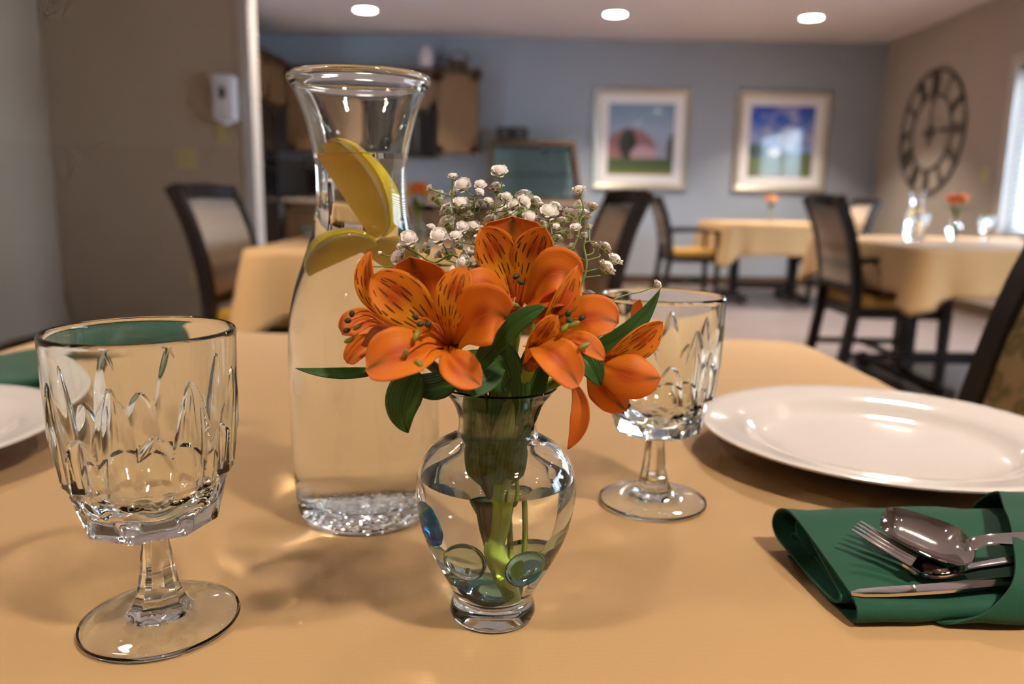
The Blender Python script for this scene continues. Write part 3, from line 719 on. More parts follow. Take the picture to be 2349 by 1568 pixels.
# ================================================================== bouquet and cutlery control points (metres)
FLOWERS = {
 'A': dict(centre=(-0.0259,0.3220,0.8828), neck=(-0.0104,0.3450,0.8524),
  petals=[('sepal',(-0.0289,0.3360,0.8849),(-0.0387,0.3400,0.9043),(-0.0435,0.3340,0.9202),0.0256,(-0.1000,-0.9000,0.2000),0.25),
   ('inner',(-0.0270,0.3240,0.8830),(-0.0402,0.3110,0.9011),(-0.0569,0.3130,0.9135),0.0213,(-0.1500,-0.9500,0.2000),0.22),
   ('inner',(-0.0252,0.3220,0.8843),(-0.0242,0.3100,0.9028),(-0.0189,0.3120,0.9183),0.0146,(-0.2000,-0.9500,0.1000),0.22),
   ('sepal',(-0.0234,0.3220,0.8838),(-0.0128,0.3020,0.8993),(-0.0021,0.3010,0.8996),0.0241,(-0.4500,-0.8500,0.1000),0.30),
   ('sepal',(-0.0271,0.3190,0.8834),(-0.0402,0.2970,0.8864),(-0.0562,0.2960,0.8791),0.0215,(0.0500,-0.8000,0.5500),0.25),
   ('lower',(-0.0261,0.3200,0.8845),(-0.0223,0.3030,0.8809),(-0.0117,0.3000,0.8726),0.0151,(0.0500,-0.8500,0.4000),0.25)],
  anthers=[(-0.0380,0.3040,0.8988),(-0.0360,0.3030,0.8962),(-0.0328,0.3020,0.8964),(-0.0372,0.3000,0.8922),(-0.0405,0.2930,0.8861),(-0.0351,0.2930,0.8821)],
  leaves=[('leaf',(-0.0584,0.3380,0.8695),(-0.0756,0.3310,0.8696),(-0.0919,0.3260,0.8728),0.0057,(0.0,-0.7500,0.6600),0.15),
   ('leaf',(-0.0254,0.3340,0.8685),(-0.0346,0.3220,0.8662),(-0.0425,0.3130,0.8725),0.0140,(0.0,-0.8000,0.6000),0.10),
   ('leaf2',(-0.0385,0.3140,0.8751),(-0.0438,0.3090,0.8625),(-0.0427,0.3140,0.8487),0.0152,(0.3000,-0.9500,0.0500),-0.15)]),
 'B': dict(centre=(-0.0520,0.3360,0.8884), neck=(-0.0174,0.3470,0.8518),
  petals=[('inner',(-0.0508,0.3340,0.8901),(-0.0592,0.3270,0.9052),(-0.0600,0.3310,0.9224),0.0121,(-0.5500,-0.8000,0.0500),0.45),
   ('sepal',(-0.0533,0.3420,0.8880),(-0.0651,0.3410,0.8896),(-0.0737,0.3360,0.8856),0.0154,(-0.3000,-0.8500,0.3000),0.30),
   ('back',(-0.0463,0.3290,0.8934),(-0.0542,0.3180,0.8919),(-0.0619,0.3170,0.8847),0.0093,(-0.1000,-0.4500,0.8500),-0.30),
   ('sepal',(-0.0534,0.3360,0.8865),(-0.0639,0.3300,0.8823),(-0.0706,0.3300,0.8742),0.0097,(-0.2000,-0.9000,0.3000),0.25)],
  anthers=[(-0.0676,0.3270,0.8964),(-0.0689,0.3250,0.8937),(-0.0689,0.3220,0.8901),(-0.0681,0.3230,0.8857),(-0.0659,0.3300,0.8905)],
  leaves=[('leaf',(-0.0028,0.3260,0.8653),(-0.0106,0.3170,0.8763),(-0.0292,0.3180,0.8795),0.0155,(0.0500,-0.7500,0.6600),0.15)]),
 'C': dict(centre=(0.0020,0.3380,0.8971), neck=(-0.0015,0.3480,0.8518),
  petals=[('blunt',(0.0012,0.3460,0.8983),(-0.0000,0.3470,0.9176),(-0.0007,0.3450,0.9374),0.0304,(0.0,-0.9800,0.1000),0.22),
   ('inner',(0.0006,0.3400,0.8991),(-0.0054,0.3340,0.9174),(-0.0141,0.3290,0.9329),0.0185,(0.2500,-0.9500,0.1000),0.28),
   ('inner',(0.0027,0.3400,0.8992),(0.0076,0.3340,0.9176),(0.0134,0.3290,0.9333),0.0185,(-0.2500,-0.9500,0.1000),0.28),
   ('sepal',(-0.0010,0.3350,0.8983),(-0.0098,0.3220,0.9101),(-0.0207,0.3190,0.9067),0.0140,(-0.1000,-0.7500,0.6000),0.25),
   ('sepal',(0.0068,0.3360,0.8994),(0.0153,0.3220,0.9144),(0.0271,0.3250,0.9110),0.0208,(-0.3500,-0.8000,0.3500),0.28),
   ('red',(0.0037,0.3260,0.8988),(0.0122,0.3140,0.9046),(0.0224,0.3130,0.9048),0.0109,(0.1000,-0.6000,0.7500),0.25),
   ('red',(0.0064,0.3250,0.8939),(0.0151,0.3120,0.9020),(0.0236,0.3110,0.9090),0.0101,(0.3000,-0.8000,0.4000),0.30)],
  anthers=[(0.0013,0.3250,0.9132),(0.0033,0.3220,0.9112),(-0.0028,0.3180,0.9038),(0.0004,0.3170,0.9026),(-0.0014,0.3180,0.9017)],
  leaves=[('leaf3',(-0.0134,0.3110,0.8783),(-0.0005,0.3000,0.8957),(0.0127,0.2970,0.9048),0.0091,(0.2000,-0.8000,0.5500),0.20),
   ('leaf',(-0.0042,0.3140,0.8770),(-0.0102,0.3060,0.8722),(-0.0160,0.3010,0.8673),0.0080,(0.1000,-0.9000,0.4000),0.10),
   ('leaf3',(-0.0042,0.3420,0.8370),(-0.0009,0.3340,0.8614),(-0.0046,0.3310,0.8871),0.0183,(0.0,-1.0,0.0),0.15)]),
 'D': dict(centre=(0.0094,0.3250,0.8799), neck=(0.0015,0.3460,0.8513),
  petals=[('inner',(0.0077,0.3260,0.8797),(0.0163,0.3120,0.8969),(0.0259,0.3130,0.9192),0.0126,(0.5500,-0.8000,0.1000),0.30),
   ('inner',(0.0051,0.3220,0.8773),(0.0103,0.3070,0.8897),(0.0176,0.3050,0.9003),0.0107,(0.3500,-0.9000,0.0500),0.30),
   ('sepal',(0.0182,0.3310,0.8836),(0.0300,0.3240,0.8956),(0.0440,0.3220,0.8945),0.0204,(-0.0500,-0.8000,0.5500),0.25),
   ('lower',(0.0157,0.3180,0.8856),(0.0260,0.3060,0.8898),(0.0368,0.3050,0.8824),0.0100,(0.1000,-0.7500,0.6500),0.25),
   ('sepal',(0.0067,0.3160,0.8857),(0.0159,0.3000,0.8856),(0.0266,0.3010,0.8726),0.0166,(0.2000,-0.8500,0.4500),0.28)],
  anthers=[(0.0219,0.3060,0.9009),(0.0224,0.3050,0.8981),(0.0276,0.3080,0.8989),(0.0208,0.3030,0.8956),(0.0239,0.3020,0.8970),(0.0281,0.3000,0.8890)],
  leaves=[('leaf3',(0.0232,0.3260,0.8812),(0.0303,0.3180,0.8803),(0.0367,0.3170,0.8692),0.0137,(0.1000,-0.8500,0.5000),0.20),
   ('leaf',(0.0033,0.3450,0.8382),(0.0087,0.3380,0.8616),(0.0170,0.3420,0.8796),0.0139,(-0.2000,-0.9700,0.0),0.15)]),
 'E': dict(centre=(0.0349,0.3400,0.8753), neck=(0.0055,0.3500,0.8513),
  petals=[('inner',(0.0368,0.3380,0.8744),(0.0496,0.3300,0.8824),(0.0649,0.3340,0.8937),0.0157,(0.1000,-0.8500,-0.3500),0.30),
   ('sepal',(0.0340,0.3370,0.8779),(0.0471,0.3250,0.8724),(0.0636,0.3260,0.8708),0.0192,(-0.0500,-0.9500,0.2000),-0.30),
   ('sepal',(0.0342,0.3380,0.8747),(0.0399,0.3320,0.8656),(0.0504,0.3320,0.8544),0.0159,(-0.1000,-0.9500,0.2000),-0.28)],
  anthers=[(0.0493,0.3340,0.8551),(0.0514,0.3350,0.8560)],
  leaves=[('leaf',(0.0340,0.3380,0.8806),(0.0507,0.3370,0.8884),(0.0644,0.3410,0.9072),0.0095,(-0.3000,-0.9000,0.2500),0.15)]),
 'F': dict(centre=(0.0263,0.3370,0.8666), neck=(0.0053,0.3420,0.8595),
  petals=[('plain',(0.0258,0.3360,0.8676),(0.0305,0.3310,0.8538),(0.0251,0.3290,0.8376),0.0087,(-0.3500,-0.9300,0.0),0.25),
   ('plain',(0.0608,0.3940,0.8849),(0.0625,0.3920,0.8908),(0.0638,0.3910,0.8962),0.0053,(0.0,-1.0,0.0),0.20)],
  anthers=[],
  leaves=[]),
}
BLOSSOMS = [  # spray, centre, radius
 (1,(-0.0068,0.3599,0.9572),0.0044),
 (0,(-0.0273,0.3543,0.9545),0.0025),
 (0,(-0.0237,0.3666,0.9508),0.0051),
 (0,(-0.0151,0.3565,0.9511),0.0031),
 (0,(-0.0151,0.3528,0.9478),0.0025),
 (1,(-0.0083,0.3669,0.9504),0.0042),
 (0,(-0.0378,0.3886,0.9457),0.0054),
 (0,(-0.0409,0.3836,0.9496),0.0023),
 (0,(-0.0326,0.3821,0.9398),0.0047),
 (0,(-0.0242,0.3593,0.9427),0.0050),
 (0,(-0.0316,0.3725,0.9339),0.0059),
 (0,(-0.0215,0.3616,0.9379),0.0038),
 (0,(-0.0329,0.3473,0.9284),0.0052),
 (0,(-0.0458,0.3445,0.9274),0.0046),
 (0,(-0.0513,0.3490,0.9192),0.0046),
 (0,(-0.0420,0.3790,0.9213),0.0044),
 (0,(-0.0362,0.3748,0.9184),0.0030),
 (0,(-0.0307,0.3739,0.9196),0.0046),
 (0,(-0.0263,0.3736,0.9239),0.0043),
 (0,(-0.0180,0.3581,0.9326),0.0044),
 (1,(-0.0108,0.3630,0.9354),0.0045),
 (1,(-0.0057,0.3763,0.9392),0.0056),
 (1,(-0.0016,0.3807,0.9366),0.0047),
 (1,(0.0026,0.3859,0.9396),0.0068),
 (1,(0.0046,0.3870,0.9469),0.0051),
 (1,(0.0046,0.3536,0.9439),0.0040),
 (1,(0.0103,0.3754,0.9441),0.0046),
 (1,(0.0096,0.3782,0.9388),0.0043),
 (1,(-0.0010,0.3713,0.9432),0.0026),
 (2,(0.0155,0.3575,0.9392),0.0053),
 (2,(0.0195,0.3699,0.9419),0.0039),
 (2,(0.0285,0.3538,0.9494),0.0037),
 (2,(0.0322,0.3893,0.9423),0.0037),
 (2,(0.0280,0.3864,0.9379),0.0054),
 (2,(0.0330,0.3730,0.9382),0.0049),
 (2,(0.0361,0.3626,0.9422),0.0035),
 (2,(0.0256,0.3782,0.9294),0.0043),
 (1,(-0.0062,0.3740,0.9461),0.0026),
 (2,(0.0204,0.3771,0.9196),0.0060),
 (2,(0.0437,0.3756,0.9230),0.0046),
 (2,(0.0468,0.3614,0.9185),0.0045),
 (2,(0.0427,0.3574,0.9150),0.0054),
 (2,(0.0353,0.3652,0.9012),0.0049),
 (1,(-0.0117,0.3581,0.9108),0.0054),
 (0,(-0.0221,0.3468,0.9169),0.0046),
 (0,(-0.0170,0.3528,0.9145),0.0041),
 (0,(-0.0154,0.3741,0.9189),0.0046),
 (2,(0.0671,0.3620,0.9071),0.0029),
 (2,(0.0189,0.3519,0.9333),0.0019),
 (1,(-0.0115,0.3763,0.9386),0.0020),
 (0,(-0.0508,0.3518,0.9238),0.0019),
 (0,(-0.0698,0.3625,0.9144),0.0042),
 (0,(-0.0608,0.3598,0.9197),0.0016),
 (2,(0.0553,0.3620,0.8838),0.0033),
 (2,(0.0309,0.3919,0.9342),0.0024),
 (2,(0.0139,0.3482,0.9259),0.0031),
 (0,(-0.0155,0.3673,0.9436),0.0022),
 (0,(-0.0265,0.3485,0.9132),0.0040),
 (0,(-0.0360,0.3666,0.9114),0.0036),
 (2,(0.0136,0.3516,0.9174),0.0037),
 (2,(0.0234,0.3549,0.9173),0.0041),
 (1,(-0.0078,0.3714,0.9278),0.0039),
 (0,(-0.0190,0.3535,0.9217),0.0034),
 (0,(-0.0284,0.3735,0.9476),0.0029),
 (0,(-0.0210,0.3880,0.9416),0.0031),
 (1,(-0.0114,0.3542,0.9439),0.0025),
 (1,(-0.0033,0.3526,0.9459),0.0028),
 (1,(0.0072,0.3596,0.9364),0.0044),
 (2,(0.0140,0.3821,0.9328),0.0037),
 (2,(0.0230,0.3758,0.9352),0.0036),
 (2,(0.0273,0.3500,0.9331),0.0031),
 (1,(0.0002,0.3639,0.9421),0.0041),
 (0,(-0.0226,0.3475,0.9325),0.0034),
 (0,(-0.0372,0.3593,0.9319),0.0025),
 (0,(-0.0250,0.3418,0.9289),0.0033),
 (2,(0.0208,0.3693,0.9273),0.0033),
 (2,(0.0276,0.3776,0.9228),0.0030),
 (2,(0.0339,0.3801,0.9280),0.0027),
 (2,(0.0384,0.3709,0.9244),0.0023),
 (0,(-0.0226,0.3803,0.9178),0.0037),
 (1,(-0.0089,0.3408,0.9236),0.0033),
 (0,(-0.0151,0.3521,0.9276),0.0031),
 (0,(-0.0479,0.3806,0.9142),0.0027),
 (2,(0.0352,0.3726,0.9324),0.0023),
 (2,(0.0123,0.3672,0.9422),0.0029),
]
BRANCHES = {
 0: [[(-0.0085,0.3480,0.8578),(-0.0107,0.3520,0.9092),(-0.0197,0.3580,0.9276),(-0.0263,0.3620,0.9378)],
  [(-0.0090,0.3490,0.8576),(-0.0139,0.3520,0.8993),(-0.0255,0.3560,0.9189),(-0.0361,0.3580,0.9158),(-0.0448,0.3560,0.9211)],
  [(-0.0082,0.3490,0.8576),(-0.0113,0.3600,0.9064),(-0.0173,0.3660,0.9269),(-0.0186,0.3700,0.9457)]],
 1: [[(-0.0046,0.3490,0.8576),(-0.0062,0.3560,0.9089),(-0.0084,0.3620,0.9322),(-0.0084,0.3640,0.9459)],
  [(-0.0026,0.3500,0.8574),(0.0007,0.3620,0.9083),(0.0034,0.3660,0.9282),(0.0054,0.3700,0.9381)]],
 2: [[(0.0034,0.3500,0.8575),(0.0117,0.3520,0.8996),(0.0171,0.3580,0.9248),(0.0162,0.3620,0.9345)],
  [(0.0044,0.3490,0.8578),(0.0167,0.3520,0.9096),(0.0276,0.3560,0.9251),(0.0302,0.3580,0.9367)],
  [(0.0054,0.3480,0.8580),(0.0246,0.3520,0.8939),(0.0329,0.3540,0.9130),(0.0319,0.3560,0.9251),(0.0368,0.3560,0.9262)],
  [(0.0064,0.3470,0.8583),(0.0414,0.3500,0.8864),(0.0444,0.3540,0.8989),(0.0547,0.3580,0.9031)]],
}
SPOON = [(0.1920,0.3830,0.7866),(0.2089,0.3740,0.7818),(0.2246,0.3660,0.7787),(0.2346,0.3630,0.7834),(0.2516,0.3620,0.7846)]
FORK = [(0.1776,0.3800,0.7825),(0.1951,0.3690,0.7740),(0.2079,0.3550,0.7691),(0.2250,0.3560,0.7725),(0.2457,0.3590,0.7747)]
KNIFE = [(0.1617,0.3425,0.7652),(0.1838,0.3438,0.7660),(0.2049,0.3450,0.7672),(0.2266,0.3470,0.7685)]
# ================================================================== glassware
def vessel(outer, inner, zw, n=96):
    """outer profile bottom pole -> rim, inner profile rim -> bottom pole; zw water level (None = dry)"""
    if zw is None: return lathe(outer + inner, n), None
    top = [p for p in inner if p[1] > zw + 1e-5]; low = [p for p in inner if p[1] < zw - 1e-5]
    a, b = top[-1], low[0]; t = (a[1] - zw) / (a[1] - b[1]); rw = a[0] + (b[0] - a[0]) * t
    g = lathe(outer + top + [(rw, zw)], n)
    wprof = low[::-1] + [(rw, zw)]
    w = lathe(wprof + [(0, zw)], n)
    ntop = n
    mi = [0] * (len(w[1]) - ntop) + [1] * ntop
    return g, (w[0], w[1], mi)
def prof(pts, n):
    return [(max(p.x, 0), p.z) for p in spline([(r, 0, z) for r, z in pts], n)]

# ---- vase
v_out = [(0, .0012), (.0150, .0008), (.0178, 0.0), (.0196, .0008), (.0204, .0030), (.0198, .0062), (.0186, .0090)] + prof([(.0184, .0105), (.0218, .0180), (.0282, .0300), (.0338, .0430), (.0366, .0560), (.0371, .0650), (.0352, .0740), (.0300, .0820), (.0225, .0868), (.0188, .0892), (.0179, .0925), (.0182, .0975), (.0204, .1035), (.0242, .1090), (.0268, .1122)], 60)
v_in = [(.0266, .1130), (.0256, .1126)] + prof([(.0250, .1114), (.0226, .1086), (.0186, .1030), (.0164, .0975), (.0161, .0925), (.0168, .0892), (.0205, .0852), (.0280, .0802), (.0330, .0730), (.0349, .0650), (.0344, .0560), (.0316, .0430), (.0260, .0310), (.0190, .0190), (.0140, .0125)], 60) + [(.0080, .0095), (0, .0085)]
g, wv = vessel(v_out, v_in, .0695, 112)
vase_me = mesh('bud_vase', g, M['clear_glass'], True, 50)
vwater_me = mesh('vase_water', wv, [M['water_in_glass'], M['water_surface']], True, 50)
VX, VY = -.0075, .3465
def glass_vase(loc, lab, wlab, rot=None):
    o = props(link('bud_vase', vase_me, None, loc, rot), lab, 'vase', 'small glass bud vases')
    q = props(link('vase_water', vwater_me, None, loc, rot), wlab, 'water', 'water in the bud vases')
    return o
VROT = (0, math.radians(.9), 0)
glass_vase((VX, VY, TZ), 'clear glass bud vase holding the orange alstroemeria on the near table', 'water around the glass gems in the near bud vase', VROT)

# ---- carafe
plain_g = NT('stippled_glass')
vb = plain_g.n('ShaderNodeTexVoronoi', {'Vector': plain_g.coord(), 'Scale': 300.0})
plain_g.surf(plain_g.n('ShaderNodeBsdfGlass', {'Color': (.975, .99, .985, 1), 'IOR': 1.5, 'Roughness': 0.02, 'Normal': plain_g.bump(vb.outputs[0], 1.0, .003)})); M['stippled_glass'] = plain_g.m
c_out = [(0, .003), (.026, .0025), (.034, .0005), (.0375, 0), (.0405, .0012), (.0422, .0045), (.0432, .0100)] + prof([(.0436, .014), (.0448, .040), (.0452, .080), (.0450, .108), (.0438, .124), (.0405, .140), (.0352, .156), (.0300, .172), (.0272, .186), (.0263, .200), (.0267, .213), (.0290, .228), (.0330, .243), (.0374, .254), (.0392, .2572)], 70) + [(.0404, .2585), (.0409, .2605), (.0404, .2625)]
c_in = [(.0390, .2632), (.0376, .2618), (.0366, .2585)] + prof([(.0352, .2540), (.0306, .2430), (.0266, .2280), (.0243, .2130), (.0239, .2000), (.0248, .1860), (.0276, .1720), (.0328, .1560), (.0382, .1400), (.0415, .1240), (.0427, .1080), (.0429, .0800), (.0425, .0400), (.0414, .0200)], 70) + [(.0395, .0150), (.034, .0122), (.02, .0118), (0, .0116)]
g, wc = vessel(c_out, c_in, .2190, 112)
mi = [1 if max(g[0][i][2] for i in f) < .0032 else 0 for f in g[1]]
car_me = mesh('water_carafe', (g[0], g[1], mi), [M['clear_glass'], M['stippled_glass']], True, 50)
wmi = [2 if max(wc[0][i][2] for i in f) < .0152 else m for f, m in zip(wc[1], wc[2])]
sw = NT('stippled_water'); vb = sw.n('ShaderNodeTexVoronoi', {'Vector': sw.coord(), 'Scale': 300.0})
sw.surf(sw.n('ShaderNodeBsdfGlass', {'Color': (.99, .995, .995, 1), 'IOR': 1.333 / 1.5, 'Normal': sw.bump(vb.outputs[0], .8, .002)}))
cw_me = mesh('carafe_water', (wc[0], wc[1], wmi), [M['water_in_glass'], M['water_surface'], sw.m], True, 50)
CX, CY = -.0895, .4690
def carafe(x, y, lab, wlab):
    props(link('water_carafe', car_me, None, (x, y, TZ)), lab, 'carafe', 'water carafes')
    props(link('carafe_water', cw_me, None, (x, y, TZ)), wlab, 'water', 'water in the carafes')
carafe(CX, CY, 'tall flared glass water carafe with lemon on the near table', 'clear water filling the near carafe to its neck')

def wedge(L, R, ang, r0, r1, n=22, m=10):
    V, F = [], []
    for i in range(n + 1):
        ph = PI * (.03 + .94 * i / n); y = -L / 2 * math.cos(ph); k = math.sin(ph) ** .75
        ring = []
        for j in range(m + 1):
            th = -ang + 2 * ang * j / m; ring.append((R * r1 * k * math.cos(th), y, R * r1 * k * math.sin(th)))
        if r0 <= 0: ring.append((0, y, 0))
        else:
            for j in range(m, -1, -1):
                th = -ang + 2 * ang * j / m; ring.append((R * r0 * k * math.cos(th), y, R * r0 * k * math.sin(th)))
        V += ring; q = len(ring)
    for i in range(n):
        for j in range(q):
            a = i * q + j; b = i * q + (j + 1) % q; F.append((a, a + q, b + q, b))
    F.append(tuple(range(q))); F.append(tuple(n * q + j for j in range(q))[::-1])
    return V, F
def eul(x, y):
    X = Vector(x).normalized(); Y = Vector(y); Y = (Y - X * Y.dot(X)).normalized(); Z = X.cross(Y)
    return Matrix((X, Y, Z)).transposed().to_euler()
def lemon(loc, rot, lab, L=.062, R=.024, ang=.50):
    o = empty('lemon_wedge', loc, 0, lab, 'lemon', 'lemon wedges'); o.rotation_euler = rot
    add('rind', wedge(L, R, ang, .90, 1.0), M['lemon_rind'], o, True, 40)
    add('pith', wedge(L * .985, R, ang * .998, .80, .90), M['lemon_pith'], o, True, 40)
    add('flesh', wedge(L * .96, R, ang * .99, 0, .80), M['lemon_flesh'], o, True, 40)
lemon((CX - .0085, CY - .004, TZ + .196), eul((.86, .22, .42), (.44, 0, -.90)), 'large lemon wedge standing in the carafe neck, poking above the water', .064, .0245, .62)
lemon((CX - .008, CY - .008, TZ + .156), eul((-.50, .10, .85), (.84, 0, .50)), 'lower lemon wedge with curved rind floating below the carafe neck', .040, .019, .62)
lemon((CX + .014, CY + .004, TZ + .146), eul((.6, .3, .7), (.7, .1, -.6)), 'lemon wedge hidden behind the petals in the carafe', .044, .024, .5)

# ---- goblet with cut facets
def goblet():
    NF = 8; n = NF * 60
    R_rim, R_step = .0392, .0380; z_step, z_low, z_rim = .0735, .0500, .1370
    sp = 2 * PI / NF
    def upper(z, th):
        R = R_step + (R_rim - R_step) * (z - z_step) / (z_rim - z_step); r = R
        for off, z1, dep, w0, pw in ((0, .1195, .0030, .40, .58), (.5, .0985, .0040, .50, .58)):
            if z < z1:
                q = (z1 - z) / (z1 - z_step); w = w0 * sp * q ** pw
                a = (th / sp - off) % 1.0; a = min(a, 1 - a) * sp
                if a < w: r = min(r, R - dep * (.35 + .65 * q) * (1 - (a / w) ** 2))
        return r
    def lower(z, th):
        t = (z - z_low) / (z_step - z_low)
        r = .0300 + .0042 * t
        a = (th / sp) % 1.0; a = min(a, 1 - a) * sp
        r = min(r, (.0282 + .0034 * t) / math.cos(a))
        a2 = (th / sp - .5) % 1.0; a2 = min(a2, 1 - a2) * sp
        r = min(r, (.0258 + .0088 * t) / math.cos(a2))
        return r
    def stem(z, th):
        zs = [(.0090, .0122), (.0105, .0112), (.0125, .0102), (.018, .0086), (.028, .0069), (.038, .0060), (.0455, .0059)]
        for (a, ra), (b, rb) in zip(zs, zs[1:]):
            if z <= b: R = ra + (rb - ra) * (z - a) / (b - a); break
        else: R = .0059
        k = (th / (2 * PI / 8)) % 1.0; k = min(k, 1 - k) * 2 * PI / 8
        return min(R * 1.03, R * .96 / math.cos(k))
    rows = []
    for r, z in ((.030, .0010), (.0325, 0), (.0342, .0005), (.0348, .0016), (.0344, .0028), (.0325, .0038), (.0260, .0050), (.0180, .0064), (.0140, .0076)): rows.append((lambda th, r=r: r, z))
    z = .0090
    for z in [.0090, .0105, .0120, .014, .016, .019, .022, .026, .030, .034, .038, .042, .0455]: rows.append((lambda th, z=z: stem(z, th), z))
    for r, z, w in ((.0075, .0468, .3), (.0150, .0478, .6), (.0220, .0484, .9)): rows.append((lambda th, r=r, w=w: r * (1 - w) + w * lower(z_low, th) * r / .0258, z))
    for i in range(9):
        z = z_low + (z_step - .0012 - z_low) * i / 8; rows.append((lambda th, z=z: lower(z, th), z))
    for k in (.35, .75): rows.append((lambda th, k=k: lower(z_step - .001, th) * (1 - k) + k * upper(z_step, th), z_step - .0011 + .0008 * k))
    for i in range(64):
        z = z_step + (.1230 - z_step) * i / 63; rows.append((lambda th, z=z: upper(z, th), z))
    for z in (.127, .131, .1345): rows.append((lambda th, z=z: upper(z, th), z))
    for r, z in ((.0392, .1358), (.0387, .1367), (.0379, .1370), (.0371, .1367), (.0366, .1357)): rows.append((lambda th, r=r: r, z))
    inn = prof([(.0364, .134), (.0356, .120), (.0342, .100), (.0326, .084), (.0300, .070), (.0235, .0605)], 26) + [(.014, .0575), (.006, .0565)]
    for r, z in inn: rows.append((lambda th, r=r: r, z))
    V, F = [], []
    for fn, z in rows:
        for i in range(n):
            th = 2 * PI * i / n; r = fn(th); V.append((r * math.cos(th), r * math.sin(th), z))
    for k in range(len(rows) - 1):
        for i in range(n):
            j = (i + 1) % n; F.append((k * n + i, k * n + j, (k + 1) * n + j, (k + 1) * n + i))
    b = len(V); V.append((0, 0, .0022)); t = len(V); V.append((0, 0, .0563)); m = (len(rows) - 1) * n
    for i in range(n):
        j = (i + 1) % n; F.append((b, j, i)); F.append((m + i, m + j, t))
    return V, F
gob_me = mesh('goblet', goblet(), M['clear_glass'], True, 24)
def put_goblet(x, y, rz, lab):
    props(link('goblet', gob_me, None, (x, y, TZ + .0006), (0, 0, rz)), lab, 'glass', 'cut glass goblets')
put_goblet(-.1605, .3335, .12, 'empty cut glass goblet closest to the viewer, beside the white plate edge')
put_goblet(.0935, .4885, .4, 'empty cut glass goblet behind the flowers, touching the large plate')

# ---- plates
plate_prof = [(0, .003), (.060, .003), (.066, 0), (.072, .0005), (.074, .0035), (.092, .0070), (.106, .0160), (.118, .0195), (.1335, .0216), (.1368, .0224), (.1372, .0238), (.1352, .0246), (.128, .0234), (.114, .0212), (.104, .0195), (.098, .0150), (.092, .0100), (.086, .0080), (.070, .0070), (0, .0068)]
plate_me = mesh('plate', lathe(plate_prof, 128), M['porcelain'], True, 60)
def put_plate(x, y, lab, s=1.0): return props(link('dinner_plate', plate_me, None, (x, y, TZ + .001), None, s), lab, 'plate', 'white dinner plates')
put_plate(.288, .588, 'large white porcelain plate behind the green napkin and cutlery')
put_plate(-.478, .548, 'white porcelain plate cut off at the left edge behind the goblet')

# ---- green napkins
def ribbon(path, x0f, x1f, nx=16, th=.0013):
    """sheet swept along local x; path [(y,z)] ; x0f/x1f give the ends for path parameter t"""
    P = spline([(0, a, b) for a, b in path], 8 * (len(path) - 1)); m = len(P)
    N = []
    for i in range(m):
        t = (P[min(i + 1, m - 1)] - P[max(i - 1, 0)]).normalized(); N.append(Vector((0, -t.z, t.y)))
    V, F = [], []
    for side in (0, 1):
        for i, p in enumerate(P):
            t = i / (m - 1)
            for k in range(nx + 1):
                x = x0f(t) + (x1f(t) - x0f(t)) * k / nx
                wob = .0007 * math.sin(x * 60 + t * 9) + .0005 * math.sin(x * 140 + t * 23)
                q = p + N[i] * (wob + (th if side else 0)); V.append((x, q.y, max(q.z, .0006 if not side else .0008)))
    w = nx + 1; o = m * w
    for i in range(m - 1):
        for k in range(nx):
            a = i * w + k; F.append((a, a + w, a + w + 1, a + 1)); F.append((o + a, o + a + 1, o + a + w + 1, o + a + w))
    for i in range(m - 1):
        a = i * w; F.append((a, o + a, o + a + w, a + w)); a = i * w + nx; F.append((a, a + w, o + a + w, o + a))
    for k in range(nx): F.append((k, k + 1, o + k + 1, o + k)); a = (m - 1) * w + k; F.append((a, o + a, o + a + 1, a + 1))
    return V, F
fold = [(.070, .0012), (.035, .0012), (.006, .0012), (-.001, .0050), (.004, .0105), (.026, .0150), (.054, .0205), (.074, .0238), (.086, .0205), (.0905, .0125), (.082, .0070), (.058, .0060), (.030, .0048), (.014, .0052), (.012, .0085), (.030, .0112), (.052, .0145), (.068, .0185), (.076, .0170), (.072, .0125), (.052, .0105)]
def napkin(loc, rz, lab, L=.22, flap=True):
    o = empty('napkin', loc, rz, lab, 'napkin', 'green cloth napkins')
    add('folded_cloth', ribbon(fold, lambda t: .004 * math.sin(t * 9) + .003 * t, lambda t: L), M['green_cloth'], o, True, 60)
    add('inner_fold', ribbon([(.016, .0026), (.046, .0030), (.072, .0040), (.080, .0085), (.070, .0110), (.050, .0090), (.030, .0068), (.022, .0072)], lambda t: .003 + .006 * t, lambda t: L - .01), M['green_cloth'], o, True, 60)
    if flap:
        fp = [(.006, .0016), (-.004, .0030), (-.0058, .0105), (.001, .0215), (.024, .0335), (.052, .0365), (.077, .0335), (.094, .0205), (.096, .0060)]
        add('flap', ribbon(fp, lambda t: .035 + .085 * min(1, max(0, t * 1.35)) ** 1.0, lambda t: L + .004), M['green_cloth'], o, True, 60)
    return o
napkin((.1575, .3375, TZ + .0012), math.radians(2.5), 'dark green folded napkin wrapped round the spoon, fork and knife', .24)
napkin((-.500, .722, TZ + .0012), math.radians(60), 'dark green folded napkin behind the left plate', .235)

